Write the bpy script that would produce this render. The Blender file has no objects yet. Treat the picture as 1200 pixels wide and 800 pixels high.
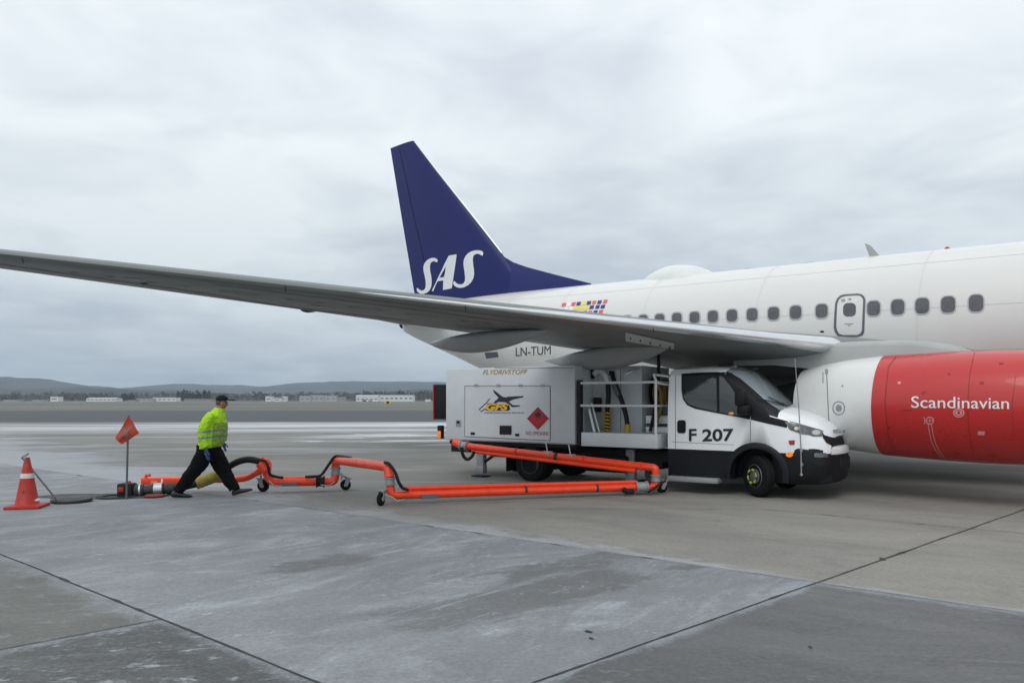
import bpy, bmesh, math, random
from mathutils import Vector, Matrix, Euler, noise as mnoise
from mathutils.bvhtree import BVHTree
from mathutils.geometry import tessellate_polygon
R = math.radians
PI = math.pi
random.seed(7)
sc = bpy.context.scene
COL = sc.collection

# ------------------------------------------------------------------ camera
F, H0, CAMH = 903.0, 469.0, 1.70          # focal length in px of a 1200 px wide picture, horizon row, eye height
cam = bpy.data.cameras.new('camera')
camo = bpy.data.objects.new('camera', cam)
COL.objects.link(camo)
cam.sensor_width = 36.0
cam.lens = F / 1200 * 36
cam.shift_y = (H0 - 400) / 1200
cam.clip_end = 60000
cam.clip_start = 0.1
camo.location = (0, 0, CAMH)
camo.rotation_euler = (R(90), 0, 0)
sc.camera = camo

# ------------------------------------------------------------------ exposure, sky, sun
sc.view_settings.view_transform = 'Standard'
sc.view_settings.look = 'None'
sc.view_settings.exposure = 0.0
sc.view_settings.gamma = 1.0
sc.view_settings.use_curve_mapping = False
SUN_EL, SUN_AZ = 52, 200                   # azimuth clockwise from +Y
w = bpy.data.worlds.new('World')
sc.world = w
w.use_nodes = True
nt = w.node_tree
nt.nodes.clear()
def wn(t, **k):
    n = nt.nodes.new(t)
    for a, b in k.items():
        setattr(n, a, b)
    return n
sky = wn('ShaderNodeTexSky')
sky.sky_type = 'NISHITA'
sky.sun_disc = False
sky.sun_elevation = R(SUN_EL)
sky.sun_rotation = R(SUN_AZ)
bg1 = wn('ShaderNodeBackground')
bg1.inputs[1].default_value = 0.08
nt.links.new(sky.outputs[0], bg1.inputs[0])
tc = wn('ShaderNodeTexCoord')
sep = wn('ShaderNodeSeparateXYZ')
nt.links.new(tc.outputs['Generated'], sep.inputs[0])
def wmath(op, a, b=None):
    n = wn('ShaderNodeMath', operation=op)
    for i, v in enumerate((a, b)):
        if v is None: continue
        if isinstance(v, (int, float)): n.inputs[i].default_value = v
        else: nt.links.new(v, n.inputs[i])
    return n.outputs[0]
zc = wmath('ADD', wmath('MAXIMUM', sep.outputs[2], 0.0), 0.16)
comb = wn('ShaderNodeCombineXYZ')
nt.links.new(wmath('DIVIDE', sep.outputs[0], zc), comb.inputs[0])
nt.links.new(wmath('DIVIDE', sep.outputs[1], zc), comb.inputs[1])
def wnoise(scale, detail, dist, off):
    mp = wn('ShaderNodeMapping')
    mp.inputs[1].default_value = off
    nt.links.new(comb.outputs[0], mp.inputs[0])
    n = wn('ShaderNodeTexNoise')
    n.inputs['Scale'].default_value = scale
    n.inputs['Detail'].default_value = detail
    n.inputs['Roughness'].default_value = 0.5
    n.inputs['Distortion'].default_value = dist
    nt.links.new(mp.outputs[0], n.inputs['Vector'])
    return n.outputs[0]
n1 = wnoise(0.75, 4, 0.3, (3.1, 1.7, 0))
n2 = wnoise(2.4, 6, 0.5, (7.3, 2.2, 0))
cl = wmath('ADD', wmath('MULTIPLY', n1, 0.62), wmath('MULTIPLY', n2, 0.38))
rc = wn('ShaderNodeValToRGB')
nt.links.new(cl, rc.inputs[0])
e = rc.color_ramp.elements
e[0].position, e[0].color = 0.37, (0.70, 0.765, 0.845, 1)
e[1].position, e[1].color = 0.57, (1.02, 1.09, 1.115, 1)
# elevation: darker, bluer strip low over the hills, brightest overhead
re = wn('ShaderNodeValToRGB')
nt.links.new(sep.outputs[2], re.inputs[0])
e = re.color_ramp.elements
e[0].position, e[0].color = 0.0, (0.60, 0.64, 0.68, 1)
e[1].position, e[1].color = 0.46, (1.12, 1.11, 1.10, 1)
for p, c in ((0.022, (0.56, 0.605, 0.66, 1)), (0.045, (0.68, 0.71, 0.75, 1)), (0.11, (0.81, 0.825, 0.84, 1)), (0.25, (0.92, 0.925, 0.925, 1))):
    q = e.new(p); q.color = c
mx = wn('ShaderNodeMix', data_type='RGBA', blend_type='MULTIPLY')
mx.inputs[0].default_value = 1.0
nt.links.new(rc.outputs[0], mx.inputs[6])
nt.links.new(re.outputs[0], mx.inputs[7])
bg2 = wn('ShaderNodeBackground')
bg2.inputs[1].default_value = 1.0
nt.links.new(mx.outputs[2], bg2.inputs[0])
ms = wn('ShaderNodeMixShader')
ms.inputs[0].default_value = 0.93
nt.links.new(bg1.outputs[0], ms.inputs[1])
nt.links.new(bg2.outputs[0], ms.inputs[2])
wo = wn('ShaderNodeOutputWorld')
nt.links.new(ms.outputs[0], wo.inputs[0])

sun = bpy.data.lights.new('sun', 'SUN')
sun.energy = 0.9
sun.angle = R(35)
sun.color = (1.0, 0.97, 0.93)
suno = bpy.data.objects.new('sun', sun)
COL.objects.link(suno)
az = R(SUN_AZ)
sd = Vector((math.sin(az) * math.cos(R(SUN_EL)), math.cos(az) * math.cos(R(SUN_EL)), math.sin(R(SUN_EL))))
suno.rotation_euler = (-sd).to_track_quat('-Z', 'Y').to_euler()

# ------------------------------------------------------------------ helpers
CAM = Vector((0, 0, CAMH))
def ray(px, py): return Vector(((px - 600) / F, 1.0, (H0 - py) / F))
def P(px, py, Y): return CAM + ray(px, py) * Y
def G(px, py, z=0.0):
    r = ray(px, py)
    return CAM + r * ((z - CAMH) / r.z)

def mat(name, col, rough=0.5, metal=0.0, var=0.0, vscale=3.0, bump=0.0, bscale=40.0, dirt=None, dirt_amt=0.0, coat=0.0, emit=None, emit_s=0.0, spec=0.5, stretch=(1, 1, 1)):
    m = bpy.data.materials.new(name)
    m.use_nodes = True
    t = m.node_tree
    b = t.nodes['Principled BSDF']
    b.inputs['Roughness'].default_value = rough
    b.inputs['Metallic'].default_value = metal
    b.inputs['Specular IOR Level'].default_value = spec
    if coat: b.inputs['Coat Weight'].default_value = coat
    c4 = (*col, 1)
    b.inputs['Base Color'].default_value = c4
    tcn = t.nodes.new('ShaderNodeTexCoord')
    mp = t.nodes.new('ShaderNodeMapping')
    mp.inputs[3].default_value = stretch
    t.links.new(tcn.outputs['Object'], mp.inputs[0])
    if var or dirt:
        n = t.nodes.new('ShaderNodeTexNoise')
        n.inputs['Scale'].default_value = vscale
        n.inputs['Detail'].default_value = 6
        n.inputs['Roughness'].default_value = 0.62
        t.links.new(mp.outputs[0], n.inputs['Vector'])
        r = t.nodes.new('ShaderNodeValToRGB')
        r.color_ramp.elements[0].position = 0.3
        r.color_ramp.elements[1].position = 0.72
        d = dirt if dirt else tuple(x * (1 - var) for x in col)
        a = dirt_amt if dirt else 1.0
        lo = tuple(col[i] * (1 - a) + d[i] * a for i in range(3))
        r.color_ramp.elements[0].color = (*lo, 1)
        r.color_ramp.elements[1].color = c4
        t.links.new(n.outputs[0], r.inputs[0])
        t.links.new(r.outputs[0], b.inputs['Base Color'])
        mr = t.nodes.new('ShaderNodeMapRange')
        mr.inputs[3].default_value = min(1, rough + 0.14)
        mr.inputs[4].default_value = max(0.02, rough - 0.05)
        t.links.new(n.outputs[0], mr.inputs[0])
        t.links.new(mr.outputs[0], b.inputs['Roughness'])
    if bump:
        n = t.nodes.new('ShaderNodeTexNoise')
        n.inputs['Scale'].default_value = bscale
        n.inputs['Detail'].default_value = 5
        t.links.new(mp.outputs[0], n.inputs['Vector'])
        bp = t.nodes.new('ShaderNodeBump')
        bp.inputs['Strength'].default_value = bump
        bp.inputs['Distance'].default_value = 0.02
        t.links.new(n.outputs[0], bp.inputs['Height'])
        t.links.new(bp.outputs[0], b.inputs['Normal'])
    if emit:
        b.inputs['Emission Color'].default_value = (*emit, 1)
        b.inputs['Emission Strength'].default_value = emit_s
    return m

M = {}
M['white'] = mat('aircraft_white', (0.72, 0.71, 0.685), 0.28, var=0.05, vscale=1.2, coat=0.3, stretch=(.3, 1, 1))
M['blue'] = mat('tail_blue', (0.007, 0.014, 0.118), 0.35, spec=0.3, var=0.12, vscale=1.0)
M['logo'] = mat('logo_white', (0.78, 0.80, 0.80), 0.4, var=0.05)
M['wing'] = mat('wing_grey', (0.205, 0.217, 0.212), 0.45, spec=0.35, var=0.16, vscale=1.6, stretch=(1, .25, 1))
M['fairing'] = mat('fairing_grey', (0.32, 0.333, 0.332), 0.42, var=0.12, vscale=2)
M['strut'] = mat('pylon_grey', (0.40, 0.405, 0.40), 0.4, var=0.1, vscale=2)
M['slat'] = mat('slat_metal', (0.78, 0.79, 0.80), 0.28, metal=0.85, var=0.08)
M['metal'] = mat('bare_metal', (0.55, 0.56, 0.57), 0.35, metal=0.9, var=0.2)
M['steel'] = mat('painted_steel_grey', (0.33, 0.345, 0.36), 0.5, metal=0.2, var=0.2, vscale=8)
M['dark'] = mat('dark_metal', (0.016, 0.017, 0.018), 0.6, var=0.3, spec=0.25)
M['seam'] = mat('seam_grey', (0.22, 0.22, 0.23), 0.6)
M['seamred'] = mat('seam_dark_red', (0.29, 0.012, 0.014), 0.5)
M['pane'] = mat('cabin_window', (0.11, 0.112, 0.12), 0.12, var=0.3, vscale=6)
M['ringgrey'] = mat('door_band_grey', (0.11, 0.115, 0.135), 0.45)
M['red'] = mat('engine_red', (0.52, 0.016, 0.016), 0.25, var=0.05, vscale=1.5, coat=0.4)
M['nacwhite'] = mat('nacelle_white', (0.74, 0.74, 0.73), 0.28, dirt=(0.45, 0.44, 0.42), dirt_amt=0.25, vscale=1.6, coat=0.2)
M['pink'] = mat('marking_pink', (0.72, 0.28, 0.28), 0.5)
M['vwhite'] = mat('van_white', (0.84, 0.86, 0.87), 0.25, var=0.04, vscale=2, coat=0.5)
M['boxgrey'] = mat('module_grey', (0.60, 0.635, 0.655), 0.42, var=0.12, vscale=1.5)
M['boxlight'] = mat('platform_grey', (0.62, 0.65, 0.67), 0.42, var=0.08, vscale=4)
M['rail'] = mat('rail_white', (0.70, 0.72, 0.73), 0.4, var=0.1, vscale=9)
M['black'] = mat('black_plastic', (0.010, 0.0105, 0.012), 0.5, var=0.2, vscale=9, bump=0.15, bscale=160, spec=0.22)
M['navy'] = mat('cladding_dark', (0.009, 0.0105, 0.015), 0.42, var=0.2, vscale=5, spec=0.25)
M['rubber'] = mat('rubber', (0.011, 0.011, 0.0115), 0.8, var=0.3, vscale=14, bump=0.3, bscale=90, spec=0.2)
M['rim'] = mat('steel_rim', (0.26, 0.265, 0.27), 0.4, metal=0.7, var=0.3, vscale=15)
M['glass'] = mat('dark_glass', (0.02, 0.026, 0.028), 0.05, spec=0.8)
M['windshield'] = mat('windshield_glass', (0.25, 0.29, 0.31), 0.05, spec=1.0, coat=0.6)  # pale base colour stands in for the sky reflected in the glass
M['lampglass'] = mat('headlamp_glass', (0.16, 0.17, 0.18), 0.12, metal=0.2, var=0.6, vscale=12)
M['lampchrome'] = mat('lamp_reflector', (0.62, 0.58, 0.52), 0.15, metal=0.8, var=0.4, vscale=30)
M['amber'] = mat('amber_lamp', (0.75, 0.17, 0.02), 0.2, emit=(1.0, 0.25, 0.03), emit_s=0.35)
M['amberdim'] = mat('amber_lens', (0.75, 0.30, 0.10), 0.2)
M['iron'] = mat('worn_iron', (0.060, 0.060, 0.060), 0.55, metal=0.3, var=0.5, vscale=7)
M['lime'] = mat('nut_indicator_lime', (0.44, 0.62, 0.08), 0.4)
M['orange'] = mat('boom_orange_red', (0.95, 0.066, 0.014), 0.36, dirt=(0.45, 0.035, 0.012), dirt_amt=0.35, vscale=9, coat=0.2)
M['hose'] = mat('black_hose', (0.010, 0.010, 0.011), 0.5, spec=0.3, bump=0.3, bscale=60)
M['yellow'] = mat('hose_yellow', (0.62, 0.42, 0.03), 0.5, var=0.3, vscale=10)
M['sleeve'] = mat('yellow_sleeve', (0.36, 0.30, 0.055), 0.65, var=0.3, vscale=12)
M['conered'] = mat('cone_red', (0.50, 0.017, 0.011), 0.5, dirt=(0.2, 0.03, 0.02), dirt_amt=0.6, vscale=7)
M['conewhite'] = mat('cone_band_white', (0.72, 0.72, 0.72), 0.5, dirt=(0.35, 0.3, 0.3), dirt_amt=0.6, vscale=9)
M['hivis'] = mat('hi_vis_yellow', (0.50, 0.80, 0.015), 0.7, var=0.15, vscale=9, bump=0.5, bscale=14)
M['reflect'] = mat('reflective_tape', (0.34, 0.36, 0.37), 0.45, var=0.2)
M['trouser'] = mat('black_trousers', (0.007, 0.007, 0.009), 0.85, spec=0.15, var=0.3, vscale=8, bump=0.6, bscale=14)
M['capblack'] = mat('black_cap', (0.010, 0.010, 0.013), 0.8, spec=0.2)
M['skin'] = mat('skin', (0.42, 0.20, 0.14), 0.55, var=0.1)
M['hair'] = mat('grey_hair', (0.10, 0.085, 0.075), 0.7)
M['glove'] = mat('blue_glove', (0.04, 0.075, 0.19), 0.65, var=0.2)
M['shoe'] = mat('work_shoe', (0.014, 0.014, 0.016), 0.4)
M['flagred'] = mat('flag_red', (0.60, 0.05, 0.022), 0.6, dirt=(0.25, 0.03, 0.02), dirt_amt=0.5, vscale=8)
M['cableblack'] = M['hose']
M['flaggrey'] = mat('flag_grey', (0.24, 0.10, 0.07), 0.6)
M['text'] = mat('black_lettering', (0.012, 0.014, 0.02), 0.45)
M['regtext'] = mat('registration_grey', (0.045, 0.048, 0.052), 0.5)
M['whitetext'] = mat('white_lettering', (0.82, 0.80, 0.80), 0.4)
M['brown'] = mat('ochre_lettering', (0.46, 0.27, 0.012), 0.5)
M['gold'] = mat('logo_yellow', (0.72, 0.42, 0.03), 0.45)
M['diared'] = mat('placard_red', (0.42, 0.012, 0.025), 0.4)
M['darkredtext'] = mat('red_lettering', (0.38, 0.03, 0.05), 0.5)
M['fl_red'] = mat('flag_tile_red', (0.70, 0.10, 0.13), 0.4)
M['fl_org'] = mat('flag_tile_orange', (0.68, 0.16, 0.06), 0.4)
M['fl_blue'] = mat('flag_tile_blue', (0.02, 0.03, 0.20), 0.4)
M['fl_yel'] = mat('flag_tile_yellow', (0.80, 0.66, 0.16), 0.4)
M['fl_wht'] = mat('flag_tile_white', (0.82, 0.80, 0.82), 0.4)

MATW = {}
def empty(name, matrix):
    o = bpy.data.objects.new(name, None)
    COL.objects.link(o)
    o.empty_display_size = 0.3
    o.matrix_world = matrix
    MATW[o.name] = matrix.copy()
    return o
def tag(o, label, cat, group=None, kind=None):
    if label: o['label'] = label
    if cat: o['category'] = cat
    if group: o['group'] = group
    if kind: o['kind'] = kind
    return o
def root_of(o):
    while o.parent: o = o.parent
    return o
def frame(loc, rz=0.0, ry=0.0): return Matrix.Translation(loc) @ Matrix.Rotation(rz, 4, 'Z') @ Matrix.Rotation(ry, 4, 'Y')

def link(name, bm, mats, parent=None, world=False, angle=38, smooth=True, label=None, origin=None):
    if not isinstance(mats, (list, tuple)): mats = [mats]
    if parent is not None and world: bm.transform(MATW[root_of(parent).name].inverted())
    if parent is None and origin is not None: bm.transform(Matrix.Translation(-Vector(origin)))
    bm.normal_update()
    ca = R(angle)
    for f in bm.faces: f.smooth = smooth
    for ed in bm.edges:
        if len(ed.link_faces) == 2:
            if ed.calc_face_angle(0) > ca: ed.smooth = False
    me = bpy.data.meshes.new(name)
    bm.to_mesh(me); bm.free()
    for m in mats: me.materials.append(M[m] if isinstance(m, str) else m)
    o = bpy.data.objects.new(name, me)
    COL.objects.link(o)
    if parent is not None: o.parent = parent
    elif origin is not None: o.location = origin
    if label: o['label'] = label
    return o

def islands(o):
    """give every loose piece of a marking or fitting its own object"""
    me = o.data
    bm = bmesh.new(); bm.from_mesh(me)
    bm.faces.ensure_lookup_table()
    seen = set(); groups = []
    for f in bm.faces:
        if f.index in seen: continue
        st = [f]; g = []; seen.add(f.index)
        while st:
            q = st.pop(); g.append(q.index)
            for v in q.verts:
                for n in v.link_faces:
                    if n.index not in seen: seen.add(n.index); st.append(n)
        groups.append(set(g))
    bm.free()
    for i, g in enumerate(groups):
        b = bmesh.new(); b.from_mesh(me); b.faces.ensure_lookup_table()
        bmesh.ops.delete(b, geom=[f for f in b.faces if f.index not in g], context='FACES')
        m2 = bpy.data.meshes.new(o.name.split('.')[0]); b.to_mesh(m2); b.free()
        for m in me.materials: m2.materials.append(m)
        if i == 0: o.data = m2
        else:
            c = o.copy(); c.data = m2; COL.objects.link(c)
    return o
def bmn(): return bmesh.new()
def box(bm, c, s, rz=0, bev=0.0, mi=0, M4=None):
    r = bmesh.ops.create_cube(bm, size=1.0)
    vs = r['verts']
    bmesh.ops.scale(bm, vec=s, verts=vs)
    fs = list({f for v in vs for f in v.link_faces})
    if bev:
        es = list({ed for v in vs for ed in v.link_edges})
        rb = bmesh.ops.bevel(bm, geom=es, offset=bev, segments=2, affect='EDGES', profile=0.5)
        vs = list({v for f in rb['faces'] for v in f.verts} | {v for v in vs if v.is_valid})
        fs = list({f for v in vs for f in v.link_faces})
    mt = Matrix.Translation(c) @ Matrix.Rotation(rz, 4, 'Z')
    if M4 is not None: mt = M4
    bmesh.ops.transform(bm, matrix=mt, verts=vs)
    for f in fs: f.material_index = mi
    return vs
def ringloft(bm, rings, cap=True, closed=True, mi=0):
    """rings: lists of points, all the same length"""
    vr = [[bm.verts.new(p) for p in r] for r in rings]
    n = len(rings[0])
    out = []
    for i in range(len(vr) - 1):
        for j in range(n if closed else n - 1):
            k = (j + 1) % n
            try:
                f = bm.faces.new((vr[i][j], vr[i][k], vr[i + 1][k], vr[i + 1][j]))
                f.material_index = mi; out.append(f)
            except ValueError: pass
    if cap and closed:
        for r, rev in ((vr[0], True), (vr[-1], False)):
            try:
                f = bm.faces.new(list(reversed(r)) if rev else r); f.material_index = mi
            except ValueError: pass
    return vr
def fixn(bm): bmesh.ops.recalc_face_normals(bm, faces=bm.faces[:]); return bm
def catmull(pts, n=8):
    pts = [Vector(p) for p in pts]
    out = []
    for i in range(len(pts) - 1):
        p0 = pts[max(i - 1, 0)]; p1 = pts[i]; p2 = pts[i + 1]; p3 = pts[min(i + 2, len(pts) - 1)]
        for k in range(n):
            t = k / n
            out.append(0.5 * ((2 * p1) + (p2 - p0) * t + (2 * p0 - 5 * p1 + 4 * p2 - p3) * t * t + (3 * p1 - p0 - 3 * p2 + p3) * t ** 3))
    out.append(pts[-1])
    return out
def bend(pts, rad=0.12, n=6):
    """polyline with rounded corners"""
    pts = [Vector(p) for p in pts]
    out = [pts[0]]
    for i in range(1, len(pts) - 1):
        a, b, c = pts[i - 1], pts[i], pts[i + 1]
        r = min(rad, (a - b).length * 0.45, (c - b).length * 0.45)
        p = b + (a - b).normalized() * r
        q = b + (c - b).normalized() * r
        for k in range(n + 1):
            t = k / n
            out.append(p * (1 - t) ** 2 + b * 2 * t * (1 - t) + q * t * t)
    out.append(pts[-1])
    return out
def tube(bm, pts, r, n=12, mi=0, cap=True):
    pts = [Vector(p) for p in pts]
    rs = r if isinstance(r, (list, tuple)) else [r] * len(pts)
    rings = []
    t0 = (pts[1] - pts[0]).normalized()
    up = Vector((0, 0, 1)) if abs(t0.z) < 0.9 else Vector((1, 0, 0))
    nrm = t0.cross(up).normalized()
    for i, p in enumerate(pts):
        t = (pts[min(i + 1, len(pts) - 1)] - pts[max(i - 1, 0)]).normalized()
        nrm = (nrm - t * nrm.dot(t)).normalized()
        bn = t.cross(nrm)
        rings.append([p + (nrm * math.cos(2 * PI * k / n) + bn * math.sin(2 * PI * k / n)) * rs[i] for k in range(n)])
    vr = ringloft(bm, rings, cap=cap, mi=mi)
    return vr
def cyl(bm, a, b, r, n=20, mi=0): tube(bm, [a, b], r, n, mi)
def lathe(bm, prof, M4, n=32, mi=0, mis=None):
    """prof: (x along axis, r); axis = local X of M4"""
    rings = []
    for x, r in prof:
        rings.append([M4 @ Vector((x, r * math.cos(2 * PI * k / n), r * math.sin(2 * PI * k / n))) for k in range(n)])
    vr = [[bm.verts.new(p) for p in rg] for rg in rings]
    for i in range(len(vr) - 1):
        for j in range(n):
            k = (j + 1) % n
            f = bm.faces.new((vr[i][j], vr[i + 1][j], vr[i + 1][k], vr[i][k]))
            f.material_index = mis[i] if mis else mi
    for rg, last in ((vr[0], 0), (vr[-1], 1)):
        if (prof[-1] if last else prof[0])[1] > 1e-4:
            f = bm.faces.new(rg if not last else list(reversed(rg)))
            f.material_index = (mis[-1] if last else mis[0]) if mis else mi
    return vr
def prism(bm, poly, d, mi=0):
    """poly: list of 3D points (planar), extruded by vector d"""
    a = [bm.verts.new(p) for p in poly]
    b = [bm.verts.new(Vector(p) + Vector(d)) for p in poly]
    n = len(a)
    fs = [bm.faces.new(a), bm.faces.new(list(reversed(b)))]
    for i in range(n): fs.append(bm.faces.new((a[i], b[i], b[(i + 1) % n], a[(i + 1) % n])))
    for f in fs: f.material_index = mi
    bmesh.ops.recalc_face_normals(bm, faces=fs)
    return fs

# --- marks laid on a surface: 2D outlines cut into small pieces and laid on the target's surface
def bvh_of(*objs):
    vs, fs = [], []
    for o in objs:
        mw = MATW[root_of(o).name] if o.parent else Matrix.Translation(o.location)
        off = len(vs)
        vs += [mw @ v.co for v in o.data.vertices]
        fs += [[i + off for i in p.vertices] for p in o.data.polygons]
    return BVHTree.FromPolygons(vs, fs)
def flat_shapes(polys):
    """polys: list of (outer, [holes]) in picture units -> bmesh in the xy plane"""
    bm = bmn()
    for outer, holes in polys:
        loops = [[Vector((x, y, 0)) for x, y in lp] for lp in [outer] + list(holes)]
        vs = [bm.verts.new(p) for lp in loops for p in lp]
        for tri in tessellate_polygon(loops):
            try: bm.faces.new([vs[i] for i in tri])
            except ValueError: pass
    return bm
def gridcut(bm, step):
    xs = [v.co.x for v in bm.verts]; ys = [v.co.y for v in bm.verts]
    for ax, lo, hi in ((0, min(xs), max(xs)), (1, min(ys), max(ys))):
        k = math.floor(lo / step) + 1
        while k * step < hi:
            co = [0, 0, 0]; no = [0, 0, 0]; co[ax] = k * step; no[ax] = 1
            bmesh.ops.bisect_plane(bm, geom=bm.verts[:] + bm.edges[:] + bm.faces[:], plane_co=co, plane_no=no, dist=1e-5)
            k += 1
def lay(bm, bvh, off=0.006, step=4.0):
    """drop a flat outline on the surface it belongs to, a few mm proud of it"""
    gridcut(bm, step)
    bad = []
    for v in bm.verts:
        r = ray(v.co.x, v.co.y).normalized()
        hit, nrm, idx, dist = bvh.ray_cast(CAM, r)
        if hit is None: bad.append(v); continue
        if nrm.dot(r) > 0: nrm = -nrm
        v.co = hit + nrm * off
    bmesh.ops.delete(bm, geom=bad, context='VERTS')
    for f in bm.faces:
        f.normal_update()
        if f.normal.dot(f.calc_center_median() - CAM) > 0: f.normal_flip()
    return bm
def decal(name, polys, bvh, m, parent, off=0.006, step=4.0, label=None):
    bm = lay(flat_shapes(polys), bvh, off, step)
    return link(name, bm, m, parent, world=True, label=label)
def text_shapes(s, origin, right, height, shear=0.0, bold=0.0, down=None):
    """letters as polygons in picture units: from origin to right (baseline), capital height"""
    cu = bpy.data.curves.new('letters', 'FONT')
    cu.body = s
    cu.offset = bold
    cu.shear = shear
    cu.resolution_u = 4
    o = bpy.data.objects.new('letters', cu)
    COL.objects.link(o)
    bpy.context.view_layer.update()
    me = bpy.data.meshes.new_from_object(o.evaluated_get(bpy.context.evaluated_depsgraph_get()))
    bpy.data.objects.remove(o)
    bm = bmn(); bm.from_mesh(me)
    bpy.data.meshes.remove(me); bpy.data.curves.remove(cu)
    xs = [v.co.x for v in bm.verts]
    x0, x1 = min(xs), max(xs)
    ox, oy = origin; rx, ry = right
    d = Vector((rx - ox, ry - oy))
    up = Vector(down) * -1 if down else Vector((0, -1))
    for v in bm.verts:
        t = (v.co.x - x0) / (x1 - x0)
        u = v.co.y / 0.70 * height
        v.co = Vector((ox + d.x * t + up.x * u, oy + d.y * t + up.y * u, 0))
    return bm
def lettering(name, s, origin, right, height, bvh, m, parent, off=0.006, step=3.0, **k):
    return link(name, lay(text_shapes(s, origin, right, height, **k), bvh, off, step), m, parent, world=True)
def rrect(x0, y0, x1, y1, r, n=5, skew=0.0):
    pts = []
    for cx, cy, a0 in ((x1 - r, y0 + r, -90), (x1 - r, y1 - r, 0), (x0 + r, y1 - r, 90), (x0 + r, y0 + r, 180)):
        for k in range(n + 1):
            a = R(a0 + 90 * k / n)
            x, y = cx + r * math.cos(a), cy + r * math.sin(a)
            pts.append((x, y + skew * (x - (x0 + x1) / 2)))
    return pts
def strip(pts, wd):
    """a thin band along a picture polyline"""
    a, b = [], []
    for i, p in enumerate(pts):
        q0 = Vector(pts[max(i - 1, 0)]); q1 = Vector(pts[min(i + 1, len(pts) - 1)])
        t = (q1 - q0).normalized()
        nn = Vector((-t.y, t.x)) * wd / 2
        a.append((p[0] + nn.x, p[1] + nn.y)); b.append((p[0] - nn.x, p[1] - nn.y))
    return [([a[i], a[i + 1], b[i + 1], b[i]], []) for i in range(len(pts) - 1)]
def circ(cx, cy, rx, ry=None, n=20):
    ry = ry or rx
    return [(cx + rx * math.cos(2 * PI * k / n), cy + ry * math.sin(2 * PI * k / n)) for k in range(n)]
def on_plane(Mx, px, py, yl):
    """local (x, z) where the sight line through a picture point meets the thing's local plane y = yl"""
    inv = Mx.inverted()
    o = inv @ CAM
    d = inv.to_3x3() @ ray(px, py)
    q = o + d * ((yl - o.y) / d.y)
    return q.x, q.z

# ------------------------------------------------------------------ ground
class NB:
    """small helper for building a node material"""
    def __init__(s, name, rough=0.8):
        s.m = bpy.data.materials.new(name); s.m.use_nodes = True
        s.t = s.m.node_tree
        s.b = s.t.nodes['Principled BSDF']
        s.b.inputs['Roughness'].default_value = rough
        s.pos = s.t.nodes.new('ShaderNodeNewGeometry').outputs['Position']
    def put(s, sock, v):
        if isinstance(v, (int, float)): sock.default_value = v
        elif isinstance(v, tuple): sock.default_value = (*v, 1) if len(v) == 3 else v
        else: s.t.links.new(v, sock)
    def map(s, rot=0.0, scale=(1, 1, 1), loc=(0, 0, 0)):
        r = s.t.nodes.new('ShaderNodeMapping')
        r.inputs[2].default_value = (0, 0, -rot)
        s.t.links.new(s.pos, r.inputs[0])
        q = s.t.nodes.new('ShaderNodeMapping')
        q.inputs[1].default_value = loc; q.inputs[3].default_value = scale
        s.t.links.new(r.outputs[0], q.inputs[0])
        return q.outputs[0]
    def noise(s, vec, scale, detail=5, rough=0.6, dist=0.0):
        n = s.t.nodes.new('ShaderNodeTexNoise')
        n.inputs['Scale'].default_value = scale; n.inputs['Detail'].default_value = detail
        n.inputs['Roughness'].default_value = rough; n.inputs['Distortion'].default_value = dist
        s.t.links.new(vec, n.inputs['Vector'])
        return n.outputs[0]
    def rng(s, v, a, b, lo=0.0, hi=1.0, smooth=True):
        n = s.t.nodes.new('ShaderNodeMapRange')
        if smooth: n.interpolation_type = 'SMOOTHSTEP'
        n.inputs[1].default_value = a; n.inputs[2].default_value = b
        n.inputs[3].default_value = lo; n.inputs[4].default_value = hi
        s.put(n.inputs[0], v)
        return n.outputs[0]
    def math(s, op, a, b=0.0):
        n = s.t.nodes.new('ShaderNodeMath'); n.operation = op
        s.put(n.inputs[0], a); s.put(n.inputs[1], b)
        return n.outputs[0]
    def mix(s, f, a, b, mode='MIX'):
        n = s.t.nodes.new('ShaderNodeMix'); n.data_type = 'RGBA'; n.blend_type = mode
        s.put(n.inputs[0], f); s.put(n.inputs[6], a); s.put(n.inputs[7], b)
        return n.outputs[2]
    def xyz(s):
        n = s.t.nodes.new('ShaderNodeSeparateXYZ'); s.t.links.new(s.pos, n.inputs[0]); return n.outputs
    def done(s, col, bump=None, strength=0.3, dist=0.01, rough=None):
        s.put(s.b.inputs['Base Color'], col)
        if rough is not None: s.put(s.b.inputs['Roughness'], rough)
        if bump is not None:
            n = s.t.nodes.new('ShaderNodeBump'); n.inputs['Strength'].default_value = strength; n.inputs['Distance'].default_value = dist
            s.t.links.new(bump, n.inputs['Height']); s.t.links.new(n.outputs[0], s.b.inputs['Normal'])
        return s.m

E1 = math.atan2(0.685, 0.73)      # direction of one set of slab joints
E2 = math.atan2(-0.63, 0.777)     # and of the other

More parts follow.
